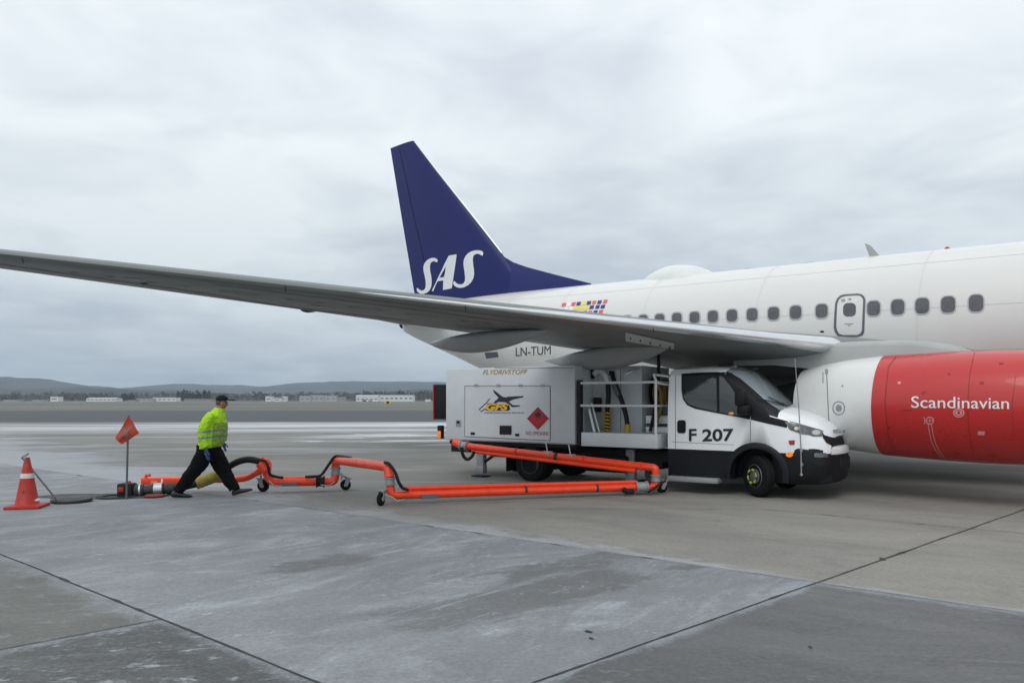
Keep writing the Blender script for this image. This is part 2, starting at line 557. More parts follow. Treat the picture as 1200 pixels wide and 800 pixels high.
def concrete(name, base, dark, frost, frost_amt, seed, streak=E1, grain=0.10, blotch=0.0, streak_lo=0.52, bumpy=0.25, patches=(), scratch=0.25, fleck=0.0, spills=()):
    k = NB(name, 0.78)
    big = k.noise(k.map(loc=(seed, seed * .7, 0)), 0.22, 5, 0.6, 0.4)
    mid = k.noise(k.map(rot=streak, scale=(0.6, 1.0, 1), loc=(seed * 2, 0, 0)), 0.8, 8, 0.66, 1.0)
    fine = k.noise(k.map(), 26, 6, 0.75)
    c = k.mix(k.rng(big, 0.32, 0.68), dark, base)
    c = k.mix(k.rng(mid, 0.35, 0.72, 0, 0.75), c, dark)
    st = k.noise(k.map(rot=streak, scale=(0.42, 1.05, 1), loc=(seed, 3, 0)), 0.9, 11, 0.76, 1.1)
    st2 = k.noise(k.map(rot=streak + 0.5, scale=(0.3, 1.0, 1), loc=(seed + 9, 3, 0)), 2.1, 7, 0.72, 0.5)
    fr = k.math('MULTIPLY', k.rng(st, streak_lo, streak_lo + 0.22), k.rng(st2, 0.36, 0.66))
    c = k.mix(k.math('MULTIPLY', fr, frost_amt), c, frost)
    x, y, z = k.xyz()
    for i, (p, q, hw) in enumerate(patches):     # damp scraped strips without frost
        dd = (q - p); L = dd.length; dd = dd / L
        en = k.noise(k.map(rot=streak, scale=(0.8, 1.4, 1), loc=(i * 3, 1, 0)), 2.4, 7, 0.7, 0.4)
        wig = k.math('MULTIPLY', k.math('SUBTRACT', en, 0.5), 0.75)
        u = k.math('ADD', k.math('MULTIPLY', k.math('SUBTRACT', x, p.x), dd.x), k.math('MULTIPLY', k.math('SUBTRACT', y, p.y), dd.y))
        v = k.math('ADD', k.math('MULTIPLY', k.math('SUBTRACT', x, p.x), -dd.y), k.math('MULTIPLY', k.math('SUBTRACT', y, p.y), dd.x))
        du = k.math('SUBTRACT', k.math('ABSOLUTE', k.math('SUBTRACT', u, L / 2)), L / 2)
        dv = k.math('SUBTRACT', k.math('ABSOLUTE', v), hw)
        m = k.math('ADD', k.math('MAXIMUM', k.math('MULTIPLY', du, 0.5), dv), wig)
        c = k.mix(k.rng(m, 0.10, -0.06, 0, 0.80), c, (0.118, 0.117, 0.117))
    for i, (p, dd, side, wdt) in enumerate(spills):   # frost swept over a joint from the next slab
        dist = k.math('ADD', k.math('MULTIPLY', k.math('SUBTRACT', x, p.x), -dd.y * side), k.math('MULTIPLY', k.math('SUBTRACT', y, p.y), dd.x * side))
        sn = k.noise(k.map(rot=math.atan2(dd.y, dd.x), scale=(0.7, 1.3, 1), loc=(i * 5, 8, 0)), 2.2, 9, 0.72, 0.7)
        cv = k.math('SUBTRACT', k.math('MULTIPLY', sn, 1.9), k.math('ADD', k.math('DIVIDE', k.math('MAXIMUM', dist, 0.0), wdt), 0.42))
        c = k.mix(k.rng(cv, 0.0, 0.5, 0, 0.8), c, (0.27, 0.29, 0.315))
    if fleck:                                    # crumbs and fine flecks of frost
        fz = k.noise(k.map(rot=streak, scale=(0.6, 1.2, 1), loc=(seed, 5, 0)), 13.0, 6, 0.72, 0.6)
        fm = k.noise(k.map(loc=(seed, 6, 0)), 1.1, 5, 0.65, 0.5)
        c = k.mix(k.math('MULTIPLY', k.math('MULTIPLY', k.rng(fz, 0.53, 0.68), k.rng(fm, 0.42, 0.62)), fleck), c, frost)
        bl2 = k.noise(k.map(rot=streak, scale=(0.5, 1.0, 1), loc=(seed + 3, 1, 0)), 0.75, 7, 0.68, 1.2)
        c = k.mix(k.rng(bl2, 0.47, 0.63, 0, 0.42), c, dark)
        dk = k.noise(k.map(loc=(seed, 8, 0)), 5.0, 8, 0.72, 0.8)
        c = k.mix(k.rng(dk, 0.54, 0.72, 0, 0.35), c, dark)
    sc1 = k.noise(k.map(rot=streak + 0.25, scale=(0.25, 9.0, 1), loc=(seed, 7, 0)), 1.0, 4, 0.6, 0.3)
    sc2 = k.noise(k.map(loc=(seed, 2, 0)), 0.9, 3, 0.5)
    c = k.mix(k.math('MULTIPLY', k.math('MULTIPLY', k.rng(sc1, 0.60, 0.66), k.rng(sc2, 0.45, 0.65)), scratch), c, frost)
    if blotch:
        bl = k.noise(k.map(rot=0.2, scale=(1.3, 2.0, 1), loc=(seed, 1, 0)), 2.6, 9, 0.68, 0.3)
        c = k.mix(k.math('MULTIPLY', k.rng(bl, 0.57, 0.66), blotch), c, frost)
    g = k.rng(fine, 0.25, 0.75, 1 - grain * 2, 1 + grain, False)
    sc_ = k.t.nodes.new('ShaderNodeVectorMath'); sc_.operation = 'SCALE'
    k.put(sc_.inputs[0], c); k.put(sc_.inputs[3], g)
    # small scattered pits and specks
    vo = k.noise(k.map(loc=(4, seed, 0)), 7.0, 3, 0.6)
    c2 = k.mix(k.rng(vo, 0.68, 0.74, 0, 0.35), sc_.outputs[0], tuple(x * 0.45 for x in dark))
    return k.done(c2, fine, bumpy, 0.008, k.rng(mid, 0.3, 0.7, 0.62, 0.85))

def ground_material():
    k = NB('far_airfield', 0.85)
    x, y, z = k.xyz()
    wob = k.noise(k.map(scale=(0.02, 0.10, 1)), 1.0, 6, 0.65, 0.4)
    wob2 = k.noise(k.map(scale=(0.05, 0.5, 1), loc=(5, 2, 0)), 0.5, 6, 0.7, 0.5)
    yy = k.math('ADD', k.math('ADD', y, k.math('MULTIPLY', x, -0.03)), k.math('MULTIPLY', k.math('SUBTRACT', wob, 0.5), 9.0))
    # concrete
    big = k.noise(k.map(loc=(2, 5, 0)), 0.16, 6, 0.62, 0.4)
    far = k.mix(k.rng(big, 0.3, 0.7), (0.152, 0.150, 0.138), (0.215, 0.212, 0.198))
    md = k.noise(k.map(rot=E2, scale=(0.35, 1.0, 1), loc=(6, 0, 0)), 0.8, 7, 0.66, 0.6)
    nr = k.mix(k.rng(md, 0.32, 0.72), (0.268, 0.254, 0.230), (0.190, 0.182, 0.168))
    blob = k.noise(k.map(loc=(3, 9, 0)), 2.3, 7, 0.72, 0.4)
    nr = k.mix(k.rng(blob, 0.50, 0.72, 0, 0.55), nr, (0.165, 0.159, 0.148))
    pal = k.noise(k.map(rot=E2, scale=(0.4, 1.3, 1), loc=(1, 4, 0)), 1.3, 7, 0.7, 0.5)
    nr = k.mix(k.rng(pal, 0.58, 0.76, 0, 0.5), nr, (0.34, 0.33, 0.31))
    side = k.math('ADD', x, k.math('MULTIPLY', k.math('SUBTRACT', big, 0.5), 6.0))
    c = k.mix(k.math('MULTIPLY', k.rng(side, -3.0, 1.5), k.rng(y, 34, 20)), far, nr)
    # frost swept over the joint from the next slab
    dist = k.math('ADD', k.math('MULTIPLY', k.math('SUBTRACT', x, g0.x), -dB.y), k.math('MULTIPLY', k.math('SUBTRACT', y, g0.y), dB.x))
    along = k.math('ADD', k.math('MULTIPLY', k.math('SUBTRACT', x, g0.x), -dB.x), k.math('MULTIPLY', k.math('SUBTRACT', y, g0.y), -dB.y))
    sn = k.noise(k.map(rot=E2, scale=(0.8, 1.9, 1), loc=(2, 8, 0)), 2.6, 9, 0.74, 0.7)
    pat = k.noise(k.map(loc=(8, 8, 0)), 0.7, 3, 0.5)
    reach = k.math('ADD', k.math('MULTIPLY', k.math('MAXIMUM', along, 0.0), 0.16), 0.28)
    cv = k.math('SUBTRACT', k.math('MULTIPLY', sn, 1.9), k.math('ADD', k.math('DIVIDE', k.math('MAXIMUM', dist, 0.0), reach), 0.28))
    cv = k.math('MULTIPLY', k.rng(cv, 0.0, 0.40), k.rng(pat, 0.32, 0.60, 0.25, 1.0))
    c = k.mix(k.math('MULTIPLY', cv, 0.75), c, (0.34, 0.355, 0.375))
    # pits and spots
    vo = k.noise(k.map(loc=(4, 3, 0)), 7.0, 3, 0.6)
    c = k.mix(k.math('MULTIPLY', k.rng(vo, 0.67, 0.74), 0.4), c, (0.10, 0.098, 0.092))
    # thin frost lying in long streaks
    st = k.noise(k.map(rot=0.06, scale=(0.07, 0.42, 1), loc=(1.3, 0.2, 0)), 1.0, 8, 0.68, 0.7)
    reach = k.math('MULTIPLY', k.rng(y, 11, 15, 0, 1), k.rng(y, 70, 58, 0, 1))
    left = k.rng(x, 4.0, -3.0, 0.12, 1.0)
    fr = k.math('MULTIPLY', k.math('MULTIPLY', k.rng(st, 0.50, 0.66), reach), left)
    c = k.mix(k.math('MULTIPLY', fr, 0.5), c, (0.40, 0.42, 0.445))
    # rime covering the stand on the left
    rn = k.noise(k.map(rot=-0.1, scale=(0.22, 0.5, 1), loc=(4, 4, 0)), 1.0, 8, 0.7, 0.6)
    rv = k.math('ADD', rn, k.math('MULTIPLY', k.math('ADD', x, 3.2), -0.055))
    rv = k.math('SUBTRACT', rv, k.math('MULTIPLY', k.math('MAXIMUM', k.math('SUBTRACT', y, 14.5), 0.0), 0.050))
    c = k.mix(k.rng(rv, 0.47, 0.70, 0, 0.85), c, (0.315, 0.335, 0.362))
    # the white band beyond
    band = k.math('MULTIPLY', k.rng(yy, 39, 47), k.rng(yy, 62, 57))
    band = k.math('MULTIPLY', band, k.rng(wob2, 0.42, 0.58, 0.12, 1.0))
    band = k.math('MULTIPLY', band, k.rng(x, -50, -14, 0.45, 1.0))
    c = k.mix(k.math('MULTIPLY', band, 0.95), c, (0.56, 0.585, 0.62))
    wob3 = k.noise(k.map(rot=0.10, scale=(0.10, 0.55, 1), loc=(2, 6, 0)), 0.9, 7, 0.66, 1.6)
    s2 = k.math('MULTIPLY', k.math('MULTIPLY', k.rng(yy, 28, 33), k.rng(yy, 44, 38)), k.rng(wob3, 0.52, 0.58))
    s2 = k.math('MULTIPLY', s2, k.rng(x, -12, -8))
    c = k.mix(k.math('MULTIPLY', s2, 0.9), c, (0.66, 0.68, 0.71))
    # dark taxiway, then winter grass
    taxi = k.math('MULTIPLY', k.rng(yy, 59, 63), k.rng(yy, 140, 125))
    tn = k.noise(k.map(scale=(0.01, 0.12, 1)), 1.0, 5, 0.6)
    c = k.mix(taxi, c, k.mix(tn, (0.045, 0.049, 0.055), (0.088, 0.092, 0.099)))
    gn = k.noise(k.map(scale=(0.004, 0.03, 1)), 1.0, 6, 0.65)
    gr = k.mix(k.rng(gn, 0.35, 0.65), (0.090, 0.088, 0.074), (0.165, 0.160, 0.142))
    sn = k.noise(k.map(scale=(0.006, 0.06, 1), loc=(3, 3, 0)), 1.0, 4, 0.6)
    gr = k.mix(k.rng(sn, 0.60, 0.68, 0, 0.6), gr, (0.45, 0.46, 0.47))
    c = k.mix(k.rng(yy, 128, 142), c, gr)
    fine = k.noise(k.map(), 22, 5, 0.7)
    g = k.rng(fine, 0.25, 0.75, 0.74, 1.14, False)
    v = k.t.nodes.new('ShaderNodeVectorMath'); v.operation = 'SCALE'
    k.put(v.inputs[0], c); k.put(v.inputs[3], g)
    return k.done(v.outputs[0], fine, 0.2, 0.008)

def sheet(name, pts, m, z, kind='structure'):
    bm = bmn()
    bm.faces.new([bm.verts.new((p[0], p[1], z)) for p in pts])
    for f in bm.faces:
        f.normal_update()
        if f.normal.z < 0: f.normal_flip()
    return tag(link(name, bm, m), None, None, None, kind)

def V2(p): return Vector((p[0], p[1]))
def isect(p, d, q, e_):
    den = d.x * e_.y - d.y * e_.x
    t = ((q.x - p.x) * e_.y - (q.y - p.y) * e_.x) / den
    return p + d * t
g0 = V2(G(957, 683))
dA = (V2(G(1200, 597)) - g0).normalized()
dB = (g0 - V2(G(320, 590))).normalized()
dB2 = (V2(G(1200, 719)) - g0).normalized()
pC = V2(G(190, 726)); dC = (V2(G(370, 800)) - V2(G(0, 650))).normalized()
dD = (pC - V2(G(0, 762))).normalized()
pX = isect(g0, dA, pC, dC)                       # A meets C (below the frame)
far_b = g0 - dB * 24
far_c = isect(pC, dC, far_b, dA)
sheet('ground', [(-9000, -60), (9000, -60), (9000, 7500), (-9000, 7500)], ground_material(), 0.0)

PATCH = [(V2(G(480, 730)), V2(G(735, 672)), 0.34), (V2(G(590, 676)), V2(G(800, 636)), 0.20), (V2(G(790, 668)), V2(G(880, 652)), 0.10), (V2(G(330, 668)), V2(G(420, 650)), 0.22)]
cold = concrete('concrete_cold', (0.264, 0.280, 0.299), (0.182, 0.190, 0.200), (0.44, 0.475, 0.515), 0.65, 11.0, E1 - 0.12, 0.17, streak_lo=0.42, patches=PATCH, scratch=0.55, fleck=0.7)
darkc = concrete('concrete_dark', (0.145, 0.145, 0.147), (0.100, 0.100, 0.103), (0.26, 0.255, 0.255), 0.45, 23.0, E2 + 0.3, 0.19, streak_lo=0.52, fleck=0.6, spills=((g0, dA, -1, 0.22), (g0, dB2, -1, 0.30)))
olive = concrete('concrete_olive', (0.178, 0.177, 0.163), (0.120, 0.120, 0.113), (0.30, 0.315, 0.325), 0.6, 31.0, 0.15, 0.17, blotch=0.55, streak_lo=0.55, fleck=0.5, spills=((pC, dC, -1, 0.55),))
speck = concrete('concrete_speckled', (0.122, 0.125, 0.124), (0.078, 0.080, 0.081), (0.36, 0.38, 0.40), 0.45, 43.0, 0.1, 0.32, blotch=0.95, bumpy=0.8, fleck=0.8, spills=((pC, dC, -1, 0.25), (pC, dD, -1, 0.35)))
wide = 30
sheet('apron_slab_cold', [g0, pX, far_c, far_b], cold, 0.004)
sheet('apron_slab_dark', [g0, g0 + dB2 * 30, pX + dB2 * 30, pX], darkc, 0.004)
sheet('apron_slab_olive', [pC, far_c, far_c - dD * 12, pC - dD * 12], olive, 0.004)
sheet('apron_slab_speckled', [pC, pC - dD * 12, pX - dD * 12, pX], speck, 0.004)

# joints: thin dark filler with a ragged edge
M['joint'] = mat('joint_filler', (0.055, 0.054, 0.053), 0.9, var=0.5, vscale=6)
M['jointpale'] = mat('joint_filler_worn', (0.15, 0.148, 0.14), 0.9, var=0.5, vscale=6)
def joint(name, a, b, wd, m='joint', z=0.008, seed=0):
    a, b = V2(a), V2(b)
    L = (b - a).length; d = (b - a) / L; nn = Vector((-d.y, d.x))
    bm = bmn(); n = int(L / 0.06)
    l, r = [], []
    for i in range(n + 1):
        p = a + d * L * i / n
        jj = 0.5 + 1.0 * abs(mnoise.noise(Vector((p.x * 2.3, p.y * 2.3, seed)))) * 1.6
        off = mnoise.noise(Vector((p.x * 1.1, p.y * 1.1, seed + 5))) * wd * 0.8
        k1 = wd * (0.35 + 0.5 * jj * (0.5 + abs(mnoise.noise(Vector((p.x * 9, p.y * 9, seed + 1))))))
        k2 = wd * (0.35 + 0.5 * jj * (0.5 + abs(mnoise.noise(Vector((p.x * 9, p.y * 9, seed + 2))))))
        chip = max(0.0, mnoise.noise(Vector((p.x * 3.1, p.y * 3.1, seed + 9))) - 0.28) * 0.06
        q1, q2 = p + nn * (off + k1 + chip), p + nn * (off - k2 - chip * .6)
        l.append(bm.verts.new((q1.x, q1.y, z))); r.append(bm.verts.new((q2.x, q2.y, z)))
    for i in range(n): bm.faces.new((r[i], r[i + 1], l[i + 1], l[i]))
    return tag(link(name, bm, m), None, None, None, 'structure')
joint('slab_joint_diagonal', pX - dA * 3, g0 + dA * 22, 0.013, seed=1)
joint('slab_joint_across', far_b, g0, 0.008, seed=2, z=0.010)
joint('slab_joint_across_right', g0, g0 + dB2 * 14, 0.014, 'jointpale', seed=3, z=0.010)
joint('slab_joint_near', far_c, pX, 0.015, seed=4)
joint('slab_joint_short', pC, pC - dD * 7, 0.010, seed=5, z=0.010)
joint('slab_joint_far', G(900, 597), G(1260, 631), 0.012, 'jointpale', seed=6, z=0.010)
joint('slab_joint_behind', G(600, 596), G(900, 597), 0.010, 'jointpale', seed=7, z=0.0105)
# dark drag marks and chips lying on the slabs
for i, (px, py, wx, wy) in enumerate(((690, 739, 6, 1.2), (693, 747, 3, 0.9), (950, 757, 3, 1.0), (1034, 654, 4, 1.0))):
    bm = bmn()
    pts = []
    for k in range(12):
        a = 2 * PI * k / 12
        rr = 0.7 + 0.5 * random.random()
        p = G(px + math.cos(a) * wx * rr, py + math.sin(a) * wy * rr + math.cos(a) * 1.0, 0.011)
        pts.append(p)
    bm.faces.new([bm.verts.new(p) for p in pts])
    for f in bm.faces:
        f.normal_update()
        if f.normal.z < 0: f.normal_flip()
    tag(link('oil_spot', bm, 'joint'), None, None, None, 'structure')

# ------------------------------------------------------------------ hills
def hills_material():
    k = NB('hill_forest', 0.95)
    n = k.noise(k.map(scale=(0.006, 0.002, 0.02)), 1.0, 7, 0.7)
    n2 = k.noise(k.map(scale=(0.0015, 0.0008, 0.004)), 1.0, 4, 0.6)
    c = k.mix(k.rng(n, 0.3, 0.7), (0.012, 0.018, 0.022), (0.040, 0.047, 0.052))
    c = k.mix(k.rng(n2, 0.55, 0.68, 0, 0.35), c, (0.085, 0.085, 0.085))
    return k.done(c)
HM = hills_material()
def ridge(name, prof, D, depth, seed):
    """prof: skyline as (picture x, picture y) at distance D"""
    bm = bmn(); rows = []
    x0, x1 = prof[0][0], prof[-1][0]
    nx = 220
    for j, (t, hh) in enumerate(((0, 0), (0.22, 0.30), (0.45, 0.62), (0.7, 0.9), (0.86, 1.0), (1.15, 0.72), (1.5, -0.1))):
        row = []
        for i in range(nx + 1):
            px = x0 + (x1 - x0) * i / nx
            for a, b in zip(prof, prof[1:]):
                if a[0] <= px <= b[0]:
                    u = (px - a[0]) / (b[0] - a[0]); u = u * u * (3 - 2 * u)
                    py = a[1] + (b[1] - a[1]) * u; break
            X = (px - 600) / F * D
            hz = (H0 - py) / F * D + CAMH
            Y = D + depth * (t - 0.86)
            nz = mnoise.fractal(Vector((X / 900 + seed, Y / 900, seed)), 1.0, 2.0, 5)
            z = hz * hh * (1 + 0.05 * nz) + (14 * nz * (hh > 0.05)) + 5 * mnoise.noise(Vector((X / 45, Y / 60, seed))) * (hh > .5)
            row.append(bm.verts.new((X, Y, z - (3 if j == 0 else 0))))
        rows.append(row)
    for a, b in zip(rows, rows[1:]):
        for i in range(nx): bm.faces.new((a[i], a[i + 1], b[i + 1], b[i]))
    fixn(bm)
    return tag(link(name, bm, HM, angle=80), None, None, None, 'structure')
ridge('hills_left', [(-500, 452), (-250, 440), (-60, 441), (40, 444), (110, 450), (170, 456), (260, 463), (330, 468)], 4300, 1500, 1.0)
ridge('hills_far', [(-200, 462), (120, 457), (165, 454), (215, 449), (270, 450), (312, 453), (355, 448.5), (440, 447), (520, 445), (640, 441), (800, 446), (1000, 440), (1200, 446), (1500, 452)], 5400, 1800, 2.0)
ridge('hills_low', [(-300, 459), (0, 459), (100, 457.5), (180, 460), (300, 462), (430, 460), (520, 455), (640, 454), (900, 460), (1300, 458)], 2500, 700, 3.0)

# ------------------------------------------------------------------ airliner
TH = R(40.95)
AM = frame((8.40, 18.04, 0), -TH, 0.016)       # local +X = nose, -Y = starboard (towards the camera)
jet = empty('airliner', AM)
tag(jet, 'white twin jet airliner with dark blue tail fin and red engine, parked across the apron', 'airplane')
def AL(px, py, d=0.0): return on_plane(AM, px, py, -d)
AI = AM.inverted()

FS = [  # a (aft of the overwing exit), crown z, bottom z, half width, widest z
    (-14.35, 2.42, 2.38, 0.02, 2.40), (-14.2, 2.72, 2.08, 0.34, 2.40), (-13.8, 3.05, 1.80, 0.70, 2.42), (-13.0, 3.52, 1.48, 1.13, 2.52),
    (-12.0, 4.05, 1.28, 1.45, 2.72), (-11.0, 4.62, 1.21, 1.66, 2.95), (-10.0, 4.93, 1.19, 1.76, 3.12), (-9.0, 5.03, 1.19, 1.80, 3.22),
    (-6, 5.04, 1.19, 1.80, 3.23), (-3, 5.04, 1.19, 1.80, 3.23), (0, 5.04, 1.19, 1.80, 3.23), (3, 5.04, 1.19, 1.80, 3.23), (6.2, 5.04, 1.19, 1.80, 3.23),
    (7.6, 5.04, 1.24, 1.77, 3.25), (8.8, 5.04, 1.42, 1.69, 3.34), (10.0, 5.04, 1.72, 1.55, 3.48), (11.2, 5.04, 2.12, 1.36, 3.64),
    (12.4, 5.03, 2.55, 1.12, 3.82), (13.6, 5.0, 2.98, 0.86, 4.0), (14.8, 4.92, 3.38, 0.6, 4.15), (15.8, 4.76, 3.72, 0.38, 4.23), (16.4, 4.56, 3.96, 0.2, 4.26)]
def fus_at(a):
    a = max(FS[0][0], min(FS[-1][0], a))
    for p, q in zip(FS, FS[1:]):
        if p[0] <= a <= q[0]:
            u = (a - p[0]) / (q[0] - p[0])
            return [p[i] + (q[i] - p[i]) * u for i in range(1, 5)]
def fus_pt(a, ang, off=0.0):
    """ang 0 = crown, 90 deg = starboard side"""
    cr, bt, hw, zw = fus_at(a)
    c, s = math.cos(ang), math.sin(ang)
    hz = (cr - zw) if c > 0 else (zw - bt)
    p = Vector((-a, -hw * s, zw + hz * c))
    n = Vector((0, -s / max(hw, .01), c / max(hz, .01))).normalized()
    return p + n * off
bm = bmn()
rings = []
aa = []
for p, q in zip(FS, FS[1:]):
    n = max(1, int((q[0] - p[0]) / 0.6))
    aa += [p[0] + (q[0] - p[0]) * k / n for k in range(n)]
aa.append(FS[-1][0])
for a in aa: rings.append([fus_pt(a, 2 * PI * k / 72) for k in range(72)])
ringloft(bm, rings); fixn(bm)
fus = link('fuselage', bm, 'white', jet)
bvh_fus = bvh_of(fus)

# belly fairing
bm = bmn(); rings = []
for a, s in ((-4.6, .02), (-4.0, .45), (-3.0, .8), (-1.5, 1), (3.4, 1), (4.8, .85), (5.8, .5), (6.5, .02)):
    ring = []
    for k in range(32):
        t = 2 * PI * k / 32
        c, q = math.cos(t), math.sin(t)
        ring.append((-a, 1.98 * abs(c) ** .6 * (1 if c > 0 else -1) * (.55 + .45 * s), 1.62 + (0.62 * (abs(q) ** .7) * s if q < 0 else 0.85 * q * s) * (1 if q > 0 else -1)))
    rings.append(ring)
ringloft(bm, rings); fixn(bm)
link('belly_fairing', bm, 'fairing', jet)

# --- wings
def lz(px, py, d):
    return AL(px, py, d)
def le_a(d): return -0.65 + (d - 4.2) * 0.5147 if d >= 4.2 else -0.65 - (4.2 - d) * 0.83
def te_a(d): return 7.15 - (16.44 - d) * 0.296 if d >= 5.4 else 3.88 - (5.4 - d) * 0.02
def proj(p):
    q = AM @ Vector(p)
    return 600 + F * q.x / q.y, H0 - F * (q.z - CAMH) / q.y
def z_for(a, d, fy):
    """height at which the point (a, d) lies on the picture line y = fy(x)"""
    z = 2.8
    for _ in range(20):
        px, py = proj((-a, -d, z))
        q = AM @ Vector((-a, -d, z))
        z += (py - fy(px)) * q.y / F
    return z
le_line = lambda x: 297 + 0.1094 * x
te_line = lambda x: 314.5 + 0.1365 * x
WS = []
for d in (1.0, 1.8, 3.0, 4.2, 5.4, 7.0, 9.0, 11.0, 13.0, 15.0, 16.1, 16.44):
    a0, a1 = le_a(d), te_a(d)
    zl = z_for(a0, d, le_line) if d >= 4.2 else None
    zt = z_for(a1, d, te_line) if d >= 8.5 else None
    WS.append([d, a0, a1, zl, zt])
z42, z7 = WS[3][3], WS[5][3]
for s in WS:
    if s[3] is None: s[3] = z42 - (4.2 - s[0]) * 0.10
zt9 = [s for s in WS if s[4] is not None][0]
for s in WS:
    if s[4] is None: s[4] = zt9[4] - (zt9[0] - s[0]) * 0.085
def airfoil(n=18, th=0.12, camber=0.012):
    xs = [0.5 * (1 - math.cos(PI * k / n)) for k in range(n + 1)]
    def yt(x): return 5 * th * (0.2969 * math.sqrt(x) - 0.126 * x - 0.3516 * x * x + 0.2843 * x ** 3 - 0.1036 * x ** 4)
    up = [(x, yt(x) + camber * 4 * x * (1 - x)) for x in xs]
    lo = [(x, -yt(x) * 0.9 + camber * 4 * x * (1 - x)) for x in xs]
    return list(reversed(up)) + lo[1:-1]      # from trailing edge over the top to the leading edge and back
def wing_mesh(side, part=None, off=0.0):
    bm = bmn(); rings = []
    for d, a0, a1, z0, z1 in WS:
        th = 0.125 if d < 5.4 else 0.11
        if d > 16.2: th *= 0.45
        pr = airfoil(th=th)
        if part == 'le':
            xm = max(.004, 0.045 - (d - 4.2) * 0.0058)
            pr = []
            for q in range(-8, 9):
                x = xm * (q / 8) ** 2
                y = 5 * th * (0.2969 * math.sqrt(x) - 0.126 * x - 0.3516 * x * x) * (1 if q < 0 else -0.9) + 0.012 * 4 * x * (1 - x)
                pr.append((x, y))
        c = a1 - a0
        o_ = off * (1 - 2 * max(0, d - 7) / 6) if part == 'le' else 0
        ring = []
        for x, y in pr:
            ring.append(Vector((-(a0 + x * c) + o_, -side * d, z0 + (z1 - z0) * x + y * c + o_ * (1 if y > 0 else -1))))
        rings.append(ring)
    if part == 'le': rings = rings[3:9]
    ringloft(bm, rings, cap=part is None, closed=part is None); fixn(bm)
    return bm
wing = link('wing', wing_mesh(1), 'wing', jet, angle=50)
link('wing', wing_mesh(-1), 'wing', jet, angle=50)
link('leading_edge', wing_mesh(1, 'le', 0.004), 'slat', jet, angle=60)
link('leading_edge', wing_mesh(-1, 'le', 0.004), 'slat', jet, angle=60)
bvh_wing = bvh_of(wing)

def wz(d, f, lower=True):
    for p, q in zip(WS, WS[1:]):
        if p[0] <= d <= q[0]:
            u = (d - p[0]) / (q[0] - p[0])
            a0, a1, z0, z1 = [p[i] + (q[i] - p[i]) * u for i in (1, 2, 3, 4)]
            return -(a0 + f * (a1 - a0)), z0 + (z1 - z0) * f - 0.05 * (a1 - a0) * (1 - f)
def canoe(d, af, ab, ztop, depth, wd, side=1, ex=0.8):
    bm = bmn(); rings = []
    n = 22
    for k in range(n + 1):
        t = k / n
        a = af + (ab - af) * t
        s = max(0.03, (math.sin(PI * t ** ex)) ** (0.72 if ex < 1 else .66))
        if t > 0.62: s = max(0.04, s * (1 - 0.25 * (t - .62)))
        zt = ztop[0] + (ztop[1] - ztop[0]) * t
        ring = []
        for j in range(20):
            an = 2 * PI * j / 20
            ring.append((-a, -side * d + math.cos(an) * wd / 2 * s, zt + (math.sin(an) * depth * s if math.sin(an) < 0 else math.sin(an) * 0.10 * s)))
        rings.append(ring)
    ringloft(bm, rings); fixn(bm)
    return bm
x1, z1_ = AL(640, 389, 9.0); x2, z2_ = AL(504, 405, 9.0)
x3, z3_ = AL(788, 404, 6.2); x4, z4_ = AL(638, 424, 6.2)
fair1 = canoe(9.0, -x1, -x2, (z1_ + .03, z2_ + .05), 0.27, 0.42, 1, 1.12)
link('flap_track_fairing', fair1, 'fairing', jet)
link('flap_track_fairing', canoe(6.2, -x3, -x4, (z3_ + .06, z4_ + .03), 0.36, 0.46), 'fairing', jet)
link('flap_track_fairing', canoe(9.0, -x1, -x2, (z1_ + .03, z2_ + .05), 0.27, 0.42, -1, 1.12), 'fairing', jet)
link('flap_track_fairing', canoe(6.2, -x3, -x4, (z3_ + .06, z4_ + .03), 0.36, 0.46, -1), 'fairing', jet)

# fittings under the wing: open refuelling panel, drain masts, joints between slats
decal('fuel_panel', [([(733, 388.5), (790, 401.5), (790, 408.5), (733, 399)], [])], bvh_wing, 'boxlight', jet, 0.012, 5)
decal('panel_marks', [(circ(739 + 11.5 * i, 395.5 + 2.7 * i, 0.9, 1.6, 8), []) for i in range(5)], bvh_wing, 'dark', jet, 0.016, 5)
decal('slat_joint', strip([(26, 300.5), (27.5, 308)], 1.0) + strip([(334, 334.5), (335, 341)], 0.9) + strip([(545, 357.5), (546, 363)], 0.9) + strip([(765, 382), (766, 388)], 0.9), bvh_wing, 'dark', jet, 0.008, 5)
decal('drain_hole', [(circ(169, 332, 4.6, 1.1, 12), [])], bvh_wing, 'dark', jet, 0.008, 5)
decal('aileron_seam', strip([(0, 309.5), (100, 324), (196, 337.5)], 0.7) + strip([(196, 337), (340, 360), (480, 376)], 0.8), bvh_wing, 'seam', jet, 0.006, 12)
decal('wing_skin_seam', strip([(150, 318), (400, 347.5), (640, 377)], 0.6) + strip([(250, 333), (480, 362), (640, 383)], 0.5), bvh_wing, 'seam', jet, 0.006, 12)
def wing_oval(d, f, ra, rd, name, m, ring=None):
    """an oval access plate on the underside, laid along the wing"""
    def loop(k_):
        out = []
        for j in range(18):
            t = 2 * PI * j / 18
            dd = d + rd * k_ * math.cos(t)
            x_, z_ = wz(dd, f)
            out.append(proj((x_ + ra * k_ * math.sin(t), -dd, z_)))
        return out
    decal(name, [(loop(1.0), [loop(ring)] if ring else [])], bvh_wing, m, jet, 0.006, 6)
M['wingseam'] = mat('wing_seam_grey', (0.12, 0.127, 0.125), 0.5)
M['wingplate'] = mat('wing_plate_grey', (0.25, 0.262, 0.257), 0.45)
for i in range(11):
    wing_oval(6.4 + .86 * i, .40, .13, .24, 'access_plate', 'wingseam', .86)
